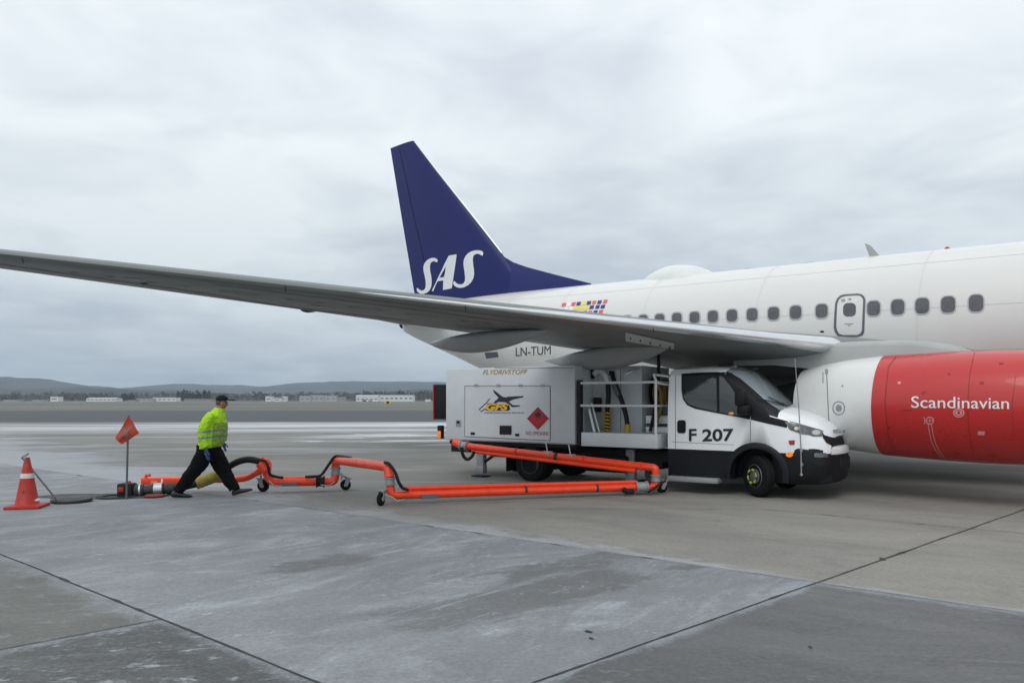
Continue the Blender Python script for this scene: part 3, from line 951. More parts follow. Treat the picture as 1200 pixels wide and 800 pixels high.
wing_oval(14.6, .30, .06, .10, 'access_plate', 'wingplate'); wing_oval(11.9, .62, .07, .16, 'access_plate', 'wingplate'); wing_oval(10.2, .22, .05, .12, 'access_plate', 'wingplate')
for px, py, d in ((364, 361, 11.4),):
    xq, zq = AL(px, py, d)
    bm = bmn()
    bmesh.ops.create_uvsphere(bm, u_segments=12, v_segments=8, radius=1)
    bmesh.ops.scale(bm, vec=(0.30 if px > 300 else .16, 0.08, 0.075 if px > 300 else .03), verts=bm.verts[:])
    bmesh.ops.translate(bm, vec=(xq, -d, zq), verts=bm.verts[:])
    link('actuator_fairing', bm, 'dark', jet)

# --- tail
def plane_tail(rows, tmax, m, name, n=14):
    """rows: (leading point, trailing point) in local xz -> vertical surface around y = 0"""
    bm = bmn(); rings = []
    for (lx, lz_), (tx, tz) in rows:
        c = math.hypot(lx - tx, lz_ - tz)
        pr = airfoil(n, tmax, 0.0)
        rings.append([(lx + (tx - lx) * x, y * c, lz_ + (tz - lz_) * x) for x, y in pr])
    ringloft(bm, rings); fixn(bm)
    return link(name, bm, m, jet, angle=50)
tipL, tipT = AL(485, 165), AL(457.5, 174)
midL, midT = AL(538, 233), AL(471, 257)
lowL, lowT = AL(592, 302), AL(483.5, 331)
basL, basT = AL(628, 348), AL(489.5, 366)
fin = plane_tail([((tipL[0] - .02, tipL[1]), tipT), (midL, midT), (lowL, lowT), (basL, basT), ((basL[0] + .3, basL[1] - .6), (basT[0], basT[1] - .4))], 0.095, 'blue', 'fin')
# pale leading edge of the fin
bm = bmn()
pts = [Vector((p[0] + .015, 0, p[1])) for p in (tipL, AL(511, 199), midL, AL(566, 268.5), AL(588, 297))]
tube(bm, pts, [0.03, .035, .04, .04, .03], 10)
link('fin_leading_edge', bm, 'slat', jet)
dor = [AL(*p) for p in ((570, 279), (590, 300.5), (602, 307.5), (618, 313), (650, 321.5), (672, 327), (693, 332.2))]
bm = bmn(); rings = []
for i, (x, z) in enumerate(dor):
    wd = (.05, .10, .15, .15, .12, .085, .04)[i]
    zb = 4.85
    rings.append([(x, -wd * .3, z - .03), (x, 0, z), (x, wd * .3, z - .03), (x, wd * (1 + .6 * (z - zb)), zb), (x, -wd * (1 + .6 * (z - zb)), zb)])
ringloft(bm, rings); fixn(bm)
dorsal = link('dorsal_fin', bm, 'blue', jet, angle=60)
bvh_fin = bvh_of(fin, dorsal)
def stab(side):
    bm = bmn(); rings = []
    for d, a0, a1, z in ((0.2, 12.7, 16.3, 4.22), (0.9, 13.1, 16.4, 4.29), (6.7, 16.55, 17.75, 4.98), (6.87, 16.8, 17.7, 4.99)):
        rings.append([(-(a0 + x * (a1 - a0)), -side * d, z + y * (a1 - a0)) for x, y in airfoil(10, .09, 0)])
    ringloft(bm, rings); fixn(bm)
    return bm
link('stabiliser', stab(1), 'fairing', jet, angle=50)
link('stabiliser', stab(-1), 'fairing', jet, angle=50)
bm = bmn()
lathe(bm, [(0.02, .16), (-0.16, .17), (-0.3, .14)], Matrix.Translation((-16.35, 0, 4.27)), 20)
link('exhaust_pipe', bm, 'dark', jet)

# tail lettering, traced as outlines
S_ = lambda pts: [(480 + x / 12.5, 285 + y / 12.5) for x, y in pts]
s1 = S_([(415, 250), (400, 228), (370, 215), (330, 215), (285, 230), (245, 260), (215, 305), (203, 350), (207, 410), (222, 470), (235, 540), (240, 610), (232, 660), (205, 690), (175, 692), (145, 680), (120, 655), (107, 660), (107, 690), (125, 718), (160, 738), (205, 742), (255, 725), (295, 690), (318, 640), (327, 580), (325, 520), (315, 460), (303, 400), (300, 340), (308, 295), (330, 270), (360, 262), (385, 272), (405, 280)])
s2 = S_([(1082, 150), (1075, 125), (1055, 112), (1010, 104), (960, 106), (905, 120), (855, 150), (820, 190), (797, 240), (790, 300), (797, 360), (808, 430), (815, 500), (812, 550), (795, 585), (765, 602), (725, 602), (690, 585), (660, 555), (645, 560), (640, 590), (655, 620), (690, 642), (740, 655), (800, 645), (860, 615), (905, 570), (935, 515), (948, 450), (945, 390), (935, 320), (928, 250), (932, 200), (950, 170), (985, 155), (1020, 158), (1050, 175), (1070, 185)])
a_o = S_([(575, 182), (690, 162), (688, 200), (655, 430), (620, 660), (490, 685), (497, 545), (415, 555), (385, 610), (350, 700), (325, 700), (380, 590), (420, 500), (470, 400), (510, 310)])
a_h = S_([(532, 340), (440, 505), (505, 495), (520, 440)])
decal('tail_lettering', [(s1, []), (s2, []), (a_o, [a_h])], bvh_fin, 'logo', jet, 0.008, 6)
decal('rudder_seam', strip([(467, 170), (483, 245), (506, 345)], 0.6), bvh_fin, 'dark', jet, 0.006, 8)

# --- cabin windows and overwing exit
wx = [1143.9, 1111.2, 1080.8, 1052.2, 1023.9, 963, 932.5, 906.6, 881.5, 857.9, 835.5, 814.1, 793.3, 773.2, 753.9, 735, 717.5, 701, 685.5]
def wy(x): return 355.3 + (1143.9 - x) * 0.0508
sp = {x: 32.5 * ((x + 750) / 1893.9) ** 2.0 for x in wx}
for x in wx:
    s = sp[x]
    ww, hh = s * 0.55, s * 0.625
    y = wy(x)
    bmw = lay(flat_shapes([(rrect(x - ww / 2, y - hh / 2, x + ww / 2, y + hh / 2, ww * .36, 4, -0.05), [])]), bvh_fus, 0.006, 6)
    o = link('window', bmw, 'pane', jet, world=True)
    link('window_frame', lay(flat_shapes([(rrect(x - ww / 2 - 1.0, y - hh / 2 - 1.0, x + ww / 2 + 1.0, y + hh / 2 + 1.0, ww * .40, 4, -0.05), [rrect(x - ww / 2 + .4, y - hh / 2 + .4, x + ww / 2 - .4, y + hh / 2 - .4, ww * .34, 4, -0.05)])]), bvh_fus, 0.009, 6), mat_frame := M.setdefault('winframe', mat('window_frame_grey', (0.42, 0.42, 0.43), 0.4)), o, world=True)
D_ = lambda pts: [(960 + x / 13.33, 335 + y / 13.33) for x, y in pts]
do = D_([(330, 150), (400, 132), (600, 122), (660, 130), (705, 165), (725, 215), (715, 420), (705, 720), (680, 770), (600, 797), (360, 798), (290, 780), (245, 720), (228, 640), (240, 400), (252, 270), (280, 200)])
di = D_([(350, 180), (410, 162), (600, 150), (645, 160), (675, 190), (688, 225), (678, 430), (668, 700), (640, 745), (590, 765), (370, 765), (310, 745), (280, 690), (268, 630), (278, 400), (285, 285), (310, 215)])
ex = decal('overwing_exit', [(di, [])], bvh_fus, 'white', jet, 0.006, 6)
link('door_band', lay(flat_shapes([(do, [di])]), bvh_fus, 0.009, 6), 'ringgrey', ex, world=True)
link('window', lay(flat_shapes([(D_(rrect(375, 268, 575, 478, 70, 5, -.03)), [])]), bvh_fus, 0.010, 6), 'pane', ex, world=True)
link('handle_marking', lay(flat_shapes([(D_([(395, 588), (530, 585), (530, 598), (395, 600)]), []), (D_([(440, 612), (495, 610), (470, 632)]), []), (D_([(338, 215), (400, 200), (410, 245), (350, 250)]), []), (D_([(450, 200), (500, 190), (505, 222), (460, 226)]), [])]), bvh_fus, 0.010, 6), 'steel', ex, world=True)
decal('drain_port', [(D_(rrect(14, 700, 76, 728, 10)), [])], bvh_fus, 'dark', jet, 0.006)

# skin joints: thin lines round and along the body
bm = bmn()
for a in (-8.2, -4.9, -1.35, 2.1, 5.2, 8.1, 10.4, 12.6):
    va, vb = [], []
    for k in range(5, 62):
        an = PI * k / 68
        va.append(bm.verts.new(fus_pt(a - .008, an, .003))); vb.append(bm.verts.new(fus_pt(a + .008, an, .003)))
    for i in range(len(va) - 1): bm.faces.new((va[i], va[i + 1], vb[i + 1], vb[i]))
for an in (R(40), R(78), R(104)):
    va, vb = [], []
    for k in range(0, 70):
        a = -10 + 22 * k / 69
        va.append(bm.verts.new(fus_pt(a, an - .0035, .003))); vb.append(bm.verts.new(fus_pt(a, an + .0035, .003)))
    for i in range(len(va) - 1): bm.faces.new((va[i], va[i + 1], vb[i + 1], vb[i]))
fixn(bm)
M['faint'] = mat('skin_joint', (0.64, 0.632, 0.61), 0.4)
link('skin_joints', bm, 'faint', jet)

# flags and registration
rows = [[(175, 195, 'R'), (265, 187, 'W'), (355, 182, 'R'), (450, 175, 'B'), (550, 165, 'Y'), (645, 160, 'B'), (742, 152, 'O'), (842, 147, 'B'), (950, 135, 'R')],
        [(120, 280, 'W'), (220, 272, 'W'), (312, 262, 'W'), (405, 255, 'Y'), (505, 247, 'Y'), (602, 245, 'Y'), (698, 240, 'B'), (805, 236, 'B'), (905, 230, 'B')],
        [(190, 352, 'W'), (285, 348, 'R'), (375, 350, 'B'), (465, 345, 'Y'), (562, 345, 'B'), (662, 340, 'O'), (765, 335, 'B'), (868, 326, 'R')]]
cols = {'R': 'fl_red', 'W': 'fl_wht', 'B': 'fl_blue', 'Y': 'fl_yel', 'O': 'fl_org'}
for row in rows:
    for cx, cy, k in row:
        wd = 50 if k == 'Y' else 38
        q = [(cx - wd - 9, cy + 38), (cx + wd - 9, cy + 31), (cx + wd + 9, cy - 38), (cx - wd + 9, cy - 31)]
        decal('flag_tile', [([(650 + x / 16, 345 + y / 16) for x, y in q], [])], bvh_fus, cols[k], jet, 0.008, 6)
lettering('registration', 'LN-TUM', (604.5, 417.2), (645.5, 414.8), 10.2, bvh_fus, 'regtext', jet, 0.008)
decal('outflow_valve', [([(568, 413), (583, 412), (584.5, 418), (570, 420)], [])], bvh_fus, 'ringgrey', jet, 0.01)

# aerials and lamps on the crown
def crown_dome(px0, px1, py_top, wd, m, name):
    a0 = -AL(px0, 322)[0]; a1 = -AL(px1, 316)[0]
    h = AL((px0 + px1) / 2, py_top)[1] - 5.04
    h = max(h, 0.04)
    bm = bmn(); rings = []
    n = 18
    for k in range(n + 1):
        t = k / n; a = a0 + (a1 - a0) * t
        s = max(.02, math.sin(PI * t) ** 0.62)
        rings.append([(-a, wd * math.cos(2 * PI * j / 20) * s, (4.80 if wd > .3 else 5.0) + (h + (.24 if wd > .3 else .04)) * max(0, math.sin(2 * PI * j / 20)) * s) for j in range(20)])
    ringloft(bm, rings); fixn(bm)
    return link(name, bm, m, jet, angle=70)
M['radome'] = mat('radome_white', (0.74, 0.76, 0.73), 0.35, var=0.08, vscale=4)
crown_dome(750, 845, 310.5, 0.75, 'radome', 'satellite_dome')
crown_dome(866, 890, 315.2, 0.10, 'steel', 'flat_aerial')
crown_dome(934, 963, 309.0, 0.12, 'steel', 'flat_aerial')
q = [AL(1014, 285.5), AL(1020, 287.5), AL(1034, 301.5), AL(1021, 303)]
q = [(x, z) for x, z in q]; q[2] = (q[2][0], 4.98); q[3] = (q[3][0], 4.98)
bm = bmn(); prism(bm, [Vector((x, -.05, z)) for x, z in q], (0, .10, 0))
link('blade_aerial', bm, 'strut', jet)
xb, zb = AL(1110, 292)
bm = bmn(); bmesh.ops.create_uvsphere(bm, u_segments=12, v_segments=8, radius=.055); bmesh.ops.translate(bm, vec=(xb, 0, 5.06), verts=bm.verts[:])
M['beacon'] = mat('beacon_red', (0.55, 0.02, 0.03), 0.15)
link('beacon', bm, 'beacon', jet)

# --- engines
ED, EZ = 4.2, AI @ Vector((0, 0, 0))
ez = AL(1100, 475.5, ED)[1]
def engine(side):
    T = Matrix.Translation((0, -side * ED, ez))
    bm = bmn()
    lathe(bm, [(1.44, .897), (1.44, .902), (1.9, .92), (2.4, .938), (3.0, .945), (3.6, .935), (4.1, .90), (4.4, .865)], T, 56)
    bmesh.ops.delete(bm, geom=[f for f in bm.faces if len(f.verts) > 4], context='FACES'); fixn(bm)
    root = link('engine', bm, 'red', jet)
    bm = bmn()
    lathe(bm, [(0.02, .60), (0.0, .655), (.15, .70), (.4, .762), (.8, .832), (1.1, .866), (1.437, .897)], T, 56)
    bmesh.ops.delete(bm, geom=[f for f in bm.faces if len(f.verts) > 4], context='FACES'); fixn(bm)
    tr = link('thrust_reverser', bm, 'nacwhite', root)
    bm = bmn()
    lathe(bm, [(4.4, .865), (4.58, .82), (4.66, .765), (4.62, .72), (4.4, .69)], T, 56)
    bmesh.ops.delete(bm, geom=[f for f in bm.faces if len(f.verts) > 4], context='FACES'); fixn(bm)
    link('inlet_lip', bm, 'slat', root)
    bm = bmn()
    lathe(bm, [(4.4, .69), (3.75, .70), (3.74, .2), (3.95, .12), (4.1, .01)], T, 40); fixn(bm)
    link('fan', bm, 'dark', root)
    bm = bmn()
    lathe(bm, [(.35, .74), (.3, .50), (-.1, .44), (-.55, .34), (-.56, .24), (-.95, .06)], T, 40); fixn(bm)
    link('core_nozzle', bm, 'dark', root)
    # pylon
    bm = bmn()
    top = [AL(*p, ED) for p in ((1140, 411), (1128, 407), (1112, 403.5), (1090, 400.5), (1062, 398.8), (1025, 399.5), (990, 401))]
    rings = []
    for i, (x, z) in enumerate(top + [(-.6, z42 + .05), (-1.4, z42 - .05)]):
        wd = 0.05 + 0.15 * min(1, i / 2.5)
        zb = ez + 0.6
        if x < 0: zb = z42 - .35
        rings.append([(x, -side * ED + s_ * wd, zz) for s_, zz in ((-1, zb), (-1, z - .10), (-.75, z - .03), (-.3, z), (.3, z), (.75, z - .03), (1, z - .10), (1, zb))])
    ringloft(bm, rings); fixn(bm)
    link('pylon', bm, 'strut', root)
    return root, tr
eng, rev = engine(1)
engine(-1)
bvh_eng = bvh_of(eng, rev)
def E_(pts): return [(1060 + x / 8.571, 455 + y / 8.571) for x, y in pts]
link('lettering', lay(text_shapes('Scandinavian', (1068, 477.4), (1182.5, 478.8), 13.4, bold=0.004), bvh_eng, .006, 4), 'whitetext', eng, world=True)
decs = [([*E_(circ(545, 245, 58, 46, 20))], [E_(circ(545, 245, 44, 34, 20))]), (E_(circ(545, 245, 36, 27, 16)), [E_(circ(545, 243, 15, 18, 10))])]
link('lock_marking', lay(flat_shapes(decs), bvh_eng, .006, 4), 'pink', eng, world=True)
link('hoist_marking', lay(flat_shapes(strip(E_([(238, 355), (250, 440), (275, 540), (320, 630), (372, 690)]), 0.9) + strip(E_([(272, 355), (285, 440), (308, 540), (350, 625), (402, 690)]), 0.9)
     + [(E_(circ(255, 322, 42, 40, 16)), [E_(circ(255, 322, 32, 30, 16))])] + strip(E_([(187, 290), (200, 292), (203, 350), (190, 355)]), .9) + strip(E_([(205, 322), (290, 322)]), .8) + strip(E_([(255, 300), (255, 345)]), .8)), bvh_eng, .006, 4), 'pink', eng, world=True)
link('cowl_seam', lay(flat_shapes(strip([(1053, 414.5), (1041, 430), (1037, 470), (1041, 510), (1050, 530)], 1.0) + strip([(1142, 413), (1136, 440), (1134, 475), (1136, 510), (1141, 533)], 0.9) + strip([(1190, 440), (1186, 475), (1188, 515)], .6)
     + strip([(1056, 480.5), (1068, 480.8)], 1.6) + strip([(1080, 461), (1085, 459)], 2.2) + strip([(1171, 425.5), (1176, 426)], 1.6)), bvh_eng, .005, 5), 'seamred', eng, world=True)
link('reverser_seam', lay(flat_shapes(strip([(968.5, 432), (969.5, 450), (971, 488), (973, 500)], 1.0)), bvh_eng, .005, 5), 'seam', rev, world=True)
link('latch', lay(flat_shapes([(rrect(967, 432.5, 970.5, 438.5, 1.2), []), (rrect(964, 436, 965.2, 449, .5), []), (circ(983, 478, 3.6, 4, 14), []), (circ(987.5, 452, 1.1, 1.2, 8), []), (circ(989, 505, 1.2, 1.6, 8), [])]), bvh_eng, .007, 4), 'steel', rev, world=True)
link('cowl_latch', lay(flat_shapes([(rrect(1040.5 + .2 * i, 500 + 0 * i, 1044, 502, .6), []) for i in range(1)] + [(rrect(1093, 529.5, 1100, 531.2, .6), []), (rrect(1118, 530.5, 1125, 532.2, .6), []), (rrect(1160, 532.2, 1168, 533.8, .6), []), (rrect(1148, 447, 1153, 450, .5), []), (circ(1112, 438, 1.4, 1.4, 10), [])]), bvh_eng, .005, 4), 'seamred', eng, world=True)
link('placard', lay(flat_shapes([(rrect(1146, 505, 1154, 509.5, .4), []), (rrect(1052, 447, 1056, 450, .3), [])]), bvh_eng, .006, 4), 'pink', eng, world=True)
link('latch_ring', lay(flat_shapes([(circ(983, 478, 7.4, 8.2, 18), [circ(983, 478, 6.4, 7.2, 18)])]), bvh_eng, .006, 4), 'seam', rev, world=True)

# --- landing gear
def gear(x, y, ztop, r, wd, gap, nm):
    bm = bmn()
    cyl(bm, (x, y, r), (x, y, ztop), 0.10, 14)
    cyl(bm, (x - .05, y, r + .35), (x - .7, y, ztop), 0.05, 10)
    cyl(bm, (x, y - gap - .05, r), (x, y + gap + .05, r), 0.06, 12)
    g = link(nm, bm, 'metal', jet)
    for s in (-1, 1):
        bm = bmn()
        T = Matrix.Translation((x, y + s * gap, r)) @ Matrix.Rotation(R(90), 4, 'Z')
        lathe(bm, [(-wd / 2, r * .55), (-wd / 2, r * .86), (-wd * .32, r), (wd * .32, r), (wd / 2, r * .86), (wd / 2, r * .55)], T, 28); fixn(bm)
        link('wheel', bm, 'rubber', g)
gear(-2.35, -2.75, 2.4, .54, .38, .42, 'main_gear')
gear(-2.35, 2.75, 2.4, .54, .38, .42, 'main_gear')
gear(9.7, 0, 1.6, .34, .2, .2, 'nose_gear')

# ------------------------------------------------------------------ fuel truck
TV = R(35)
TM = frame((4.84, 14.29, 0), -TV)            # origin under the middle of the front axle, +X = nose, -Y = side facing the camera
truck = empty('fuel_truck', TM)
tag(truck, 'white and grey aircraft fuel servicing truck standing beneath the airliner wing', 'truck')
def TP(px, py, yl=-1.0): return on_plane(TM, px, py, yl)
def C2(x, y): return (740 + x / 4, 400 + y / 4)

# cab shell: stations along the length, half outlines from sill to crown
ST = [  # x, [(y, z) sill, waist line, belt, shoulder, crown side, crown]
    (-1.66, [(.95, .30), (.975, .80), (.98, 1.38), (.955, 1.75), (.90, 2.14), (.80, 2.25), (.5, 2.315), (0, 2.335)]),
    (-1.60, [(.96, .29), (.985, .80), (.99, 1.38), (.965, 1.75), (.91, 2.17), (.80, 2.285), (.5, 2.345), (0, 2.365)]),
    (-1.00, [(.96, .29), (.985, .80), (.99, 1.38), (.965, 1.75), (.90, 2.16), (.79, 2.27), (.5, 2.335), (0, 2.36)]),
    (-0.60, [(.96, .29), (.985, .80), (.99, 1.38), (.955, 1.78), (.885, 2.15), (.78, 2.235), (.5, 2.30), (0, 2.325)]),
    (-0.36, [(.96, .29), (.985, .80), (.99, 1.38), (.955, 1.72), (.90, 1.97), (.77, 2.10), (.5, 2.21), (0, 2.245)]),
    (-0.12, [(.96, .29), (.985, .80), (.99, 1.37), (.965, 1.62), (.925, 1.78), (.78, 1.90), (.5, 2.00), (0, 2.04)]),
    (0.10, [(.96, .29), (.985, .80), (.99, 1.35), (.975, 1.48), (.94, 1.60), (.79, 1.70), (.5, 1.78), (0, 1.82)]),
    (0.36, [(.96, .29), (.985, .80), (.985, 1.29), (.96, 1.40), (.90, 1.475), (.78, 1.52), (.5, 1.555), (0, 1.575)]),
    (0.62, [(.95, .30), (.975, .80), (.965, 1.22), (.93, 1.32), (.86, 1.39), (.74, 1.44), (.5, 1.475), (0, 1.495)]),
    (0.86, [(.92, .30), (.945, .80), (.915, 1.10), (.87, 1.20), (.79, 1.28), (.68, 1.34), (.45, 1.385), (0, 1.41)]),
    (1.03, [(.84, .30), (.86, .80), (.82, 1.00), (.76, 1.08), (.69, 1.15), (.60, 1.215), (.40, 1.27), (0, 1.295)]),
    (1.13, [(.72, .30), (.74, .80), (.68, .95), (.62, 1.0), (.56, 1.05), (.50, 1.10), (.35, 1.15), (0, 1.175)]),
    (1.165, [(.66, .31), (.68, .80), (.62, .93), (.57, .97), (.50, 1.01), (.42, 1.04), (.3, 1.07), (0, 1.085)])]
bm = bmn(); rings = []
for x, h in ST:
    rings.append([(x, -y, z) for y, z in h] + [(x, y, z) for y, z in reversed(h[:-1])])
vr = ringloft(bm, rings, cap=True)
n = len(rings[0])
for f in bm.faces: f.material_index = 1 if len(f.verts) > 4 and f.calc_center_median().x > 0 else 0
for i in range(len(vr) - 1):
    for j in range(n - 1):
        fs = set(vr[i][j].link_faces) & set(vr[i][j + 1].link_faces) & set(vr[i + 1][j].link_faces)
        for f in fs:
            if j in (0, n - 2): f.material_index = 1            # dark lower cladding
            if j in (3, 4, 9, 10) and ST[i][0] >= -0.61 and ST[i + 1][0] <= 0.37: f.material_index = 1
            if j in (5, 6, 7, 8) and ST[i][0] >= -0.61 and ST[i + 1][0] <= 0.37: f.material_index = 2
fixn(bm)
cab0 = link('cab', bm, ['vwhite', 'navy', 'windshield'], truck, angle=30)
# wheel housings cut out of the shell
bm = bmn()
for s in (-1, 1): cyl(bm, (0, s * 1.2, .40), (0, s * .52, .40), .475, 40)
fixn(bm)
cut = link('cutter', bm, 'black', truck)
md = cab0.modifiers.new('cut', 'BOOLEAN'); md.object = cut; md.operation = 'DIFFERENCE'; md.solver = 'EXACT'
bpy.context.view_layer.update()
me = bpy.data.meshes.new_from_object(cab0.evaluated_get(bpy.context.evaluated_depsgraph_get()))
cab0.modifiers.clear()
cab0.data = me
for p in me.polygons:
    c = p.center
    if math.hypot(c.x, c.z - .40) < .478 and abs(c.y) < .98 and c.z < 0.9 and abs(c.x) < .48: p.material_index = 1
bpy.data.objects.remove(cut)
cab = cab0
bvh_cab = bvh_of(cab)
c_ = lambda pts: [C2(x, y) for x, y in pts]

# side glass and dark trim
decal('pillar_trim', [(c_([(425, 143), (470, 148), (522, 195), (582, 258), (606, 288), (624, 318), (650, 352), (735, 374), (728, 404), (640, 385), (560, 366), (558, 330), (520, 262), (468, 200)]), [])], bvh_cab, 'black', truck, 0.006, 4)
sf = decal('side_window', [(c_([(235, 152), (300, 147), (405, 144), (432, 148), (470, 200), (522, 262), (560, 330), (556, 366), (480, 350), (400, 335), (300, 315), (262, 298), (242, 270), (235, 230)]), [])], bvh_cab, 'black', truck, 0.008, 4)
link('pane', lay(flat_shapes([(c_([(243, 162), (398, 157), (402, 329), (310, 309), (266, 291), (246, 264)]), []), (c_([(412, 158), (424, 160), (468, 214), (500, 270), (522, 330), (520, 350), (414, 331)]), [])]), bvh_cab, .011, 4), 'glass', sf, world=True)
# what shows through the far side: pale reflections are left to the glass itself
decal('door_seam', strip(c_([(558, 368), (558, 430), (557, 492)]), .8) + strip(c_([(207, 160), (206, 330), (207, 500), (205, 505)]), .7) + strip(c_([(192, 470), (330, 476), (480, 484)]), .5), bvh_cab, 'seam', truck, .005, 5)
decal('door_handle', [(c_(rrect(216, 368, 256, 429, 12)), [])], bvh_cab, 'black', truck, .018, 5)
lettering('fleet_number', 'F', C2(270, 465), C2(306, 464), 13.8, bvh_cab, 'text', truck, .008, bold=.022)
lettering('fleet_number', '207', C2(332, 466), C2(479, 463), 13.6, bvh_cab, 'text', truck, .008, bold=.026)
hl = decal('headlight', [(c_([(718, 376), (760, 384), (820, 398), (880, 412), (898, 428), (890, 446), (850, 443), (790, 430), (742, 412)]), [])], bvh_cab, 'lampglass', truck, .010, 3)
link('lamp', lay(flat_shapes([(c_(circ(864, 427, 20, 12, 14)), []), (c_(circ(776, 408, 14, 8, 12)), [])]), bvh_cab, .014, 3), 'lampchrome', hl, world=True)
decal('marker_sticker', [(c_([(736, 464), (766, 462), (764, 484), (742, 484)]), [])], bvh_cab, 'diared', truck, .008)
decal('wiper', strip(c_([(578, 272), (620, 276), (665, 288), (722, 300)]), 1.1) + strip(c_([(640, 262), (690, 288), (742, 306)]), 1.0), bvh_cab, 'black', truck, .02, 4)
decal('bonnet_seam', strip(c_([(740, 374), (820, 396), (900, 420)]), .8), bvh_cab, 'seam', truck, .006, 4)
decal('grille', [(c_([(893, 430), (905, 440), (940, 450), (988, 450), (994, 474), (988, 494), (950, 494), (914, 476), (896, 450)]), [])], bvh_cab, 'black', truck, .010, 3)
lettering('emblem', 'IVECO', (975.8, 507.5), (985.2, 507.0), 4.2, bvh_cab, 'ringgrey', truck, .012, bold=.02)

def outline(inset=0.0, ymax=2.0):
    half = [(.47, .985), (.75, .985), (.92, .955), (1.06, .875), (1.16, .70), (1.225, .45), (1.255, .22), (1.265, 0)]
    half = [(x - inset, max(0, y - inset * .6)) for x, y in half if y <= ymax]
    return [(x, -y) for x, y in half] + [(x, y) for x, y in reversed(half[:-1])]
def wrap(levels, m, name, ymax=2.0, back=.22, sink=0.0):
    bm = bmn(); rings = []
    for z, ins in levels:
        o = [(x - sink * max(0, abs(y) - .42) / .3, y) for x, y in outline(ins, ymax)]
        inner = [(x - back, y * .9) for x, y in reversed(o)]
        rings.append([(x, y, z) for x, y in o + inner])
    ringloft(bm, rings); fixn(bm)
    return link(name, bm, m, truck, angle=40)
bump = wrap([(.27, .10), (.31, .04), (.45, .0), (.70, .0), (.86, .03), (.915, .07)], 'black', 'bumper')
wrap([(.765, .01), (.78, -.010), (.86, -.010), (.905, .012), (.915, .06)], 'vwhite', 'bumper_fascia', .72, sink=.03)
bvh_b = bvh_of(bump)
decal('fog_lamp', [(c_(rrect(855, 522, 920, 543, 8)), [])], bvh_b, 'lampglass', truck, .01, 4)
decal('bumper_recess', [(c_([(850, 556), (870, 548), (930, 552), (938, 574), (880, 584), (858, 578)]), [])], bvh_b, 'dark', truck, .008, 4)
decal('side_marker', [(c_(circ(741, 530, 17, 12, 16)), [])], bvh_b, 'amber', truck, .012, 3)
bm = bmn(); box(bm, (1.24, 0, .60), (.05, .72, .22), bev=.02); link('lower_grille', bm, 'dark', truck)
# wheel arch flares
for s in (-1, 1):
    bm = bmn(); rings = []
    for k in range(29):
        a = R(-12 + 204 * k / 28)
        cx, cz = math.cos(a), math.sin(a)
        rings.append([(cx * r_, s * y_, .40 + cz * r_) for r_, y_ in ((.46, .90), (.46, 1.02), (.52, 1.025), (.565, .995), (.565, .90))])
    ringloft(bm, rings); fixn(bm)
    link('arch_flare', bm, 'navy', truck, angle=50)
# step plate
xs0, zs0 = TP(783, 562, -1.05); xs1, _ = TP(842, 566, -1.05)
bm = bmn(); box(bm, ((xs0 + xs1) / 2, -.98, .255), (xs1 - xs0, .26, .09), bev=.012)
link('step', bm, 'steel', truck)
bm = bmn(); box(bm, ((xs0 + xs1) / 2, .98, .255), (xs1 - xs0, .26, .09), bev=.012)
link('step', bm, 'steel', truck)
# mirrors
for s in (-1, 1):
    xm, zm = TP(867, 467, -1.16)
    bm = bmn()
    box(bm, (xm, s * 1.16, zm), (.14, .20, .25), bev=.035)
    box(bm, (xm + .06, s * 1.09, zm - .20), (.20, .28, .17), bev=.04)
    mo = link('mirror', bm, 'black', truck)
    xa, za = TP(857.5, 484.5, -1.20)
    bm = bmn(); bmesh.ops.create_uvsphere(bm, u_segments=10, v_segments=8, radius=1); bmesh.ops.scale(bm, vec=(.05, .02, .03), verts=bm.verts[:])
    bmesh.ops.translate(bm, vec=(xa, s * 1.235, za), verts=bm.verts[:])
    link('turn_lamp', bm, 'amberdim', mo)
# roof fittings
bm = bmn(); box(bm, (-.72, -.48, 2.36), (.28, .06, .035), bev=.01); link('roof_fitting', bm, 'black', truck)
bm = bmn()
for y in (-.62, .62): box(bm, (-.52, y, 2.315), (.10, .07, .05), bev=.015)
link('roof_marker', bm, 'lampglass', truck)
# whip pole on the bumper corner
xw, zw_ = TP(939.5, 556, -1.0); xw2, zw2 = TP(931.5, 420, -1.06)
bm = bmn(); tube(bm, [(xw, -1.02, zw_), (xw - .005, -1.03, .9), ((xw + xw2) / 2 + .01, -1.04, 1.6), (xw2, -1.06, zw2)], [.011, .011, .009, .007], 8)
bmesh.ops.create_uvsphere(bm, u_segments=8, v_segments=6, radius=.026, matrix=Matrix.Translation((xw, -1.02, zw_)))
box(bm, (xw - .002, -1.01, .86), (.035, .05, .05)); box(bm, (xw, -1.0, .62), (.035, .05, .05))
link('whip_pole', bm, 'steel', truck)

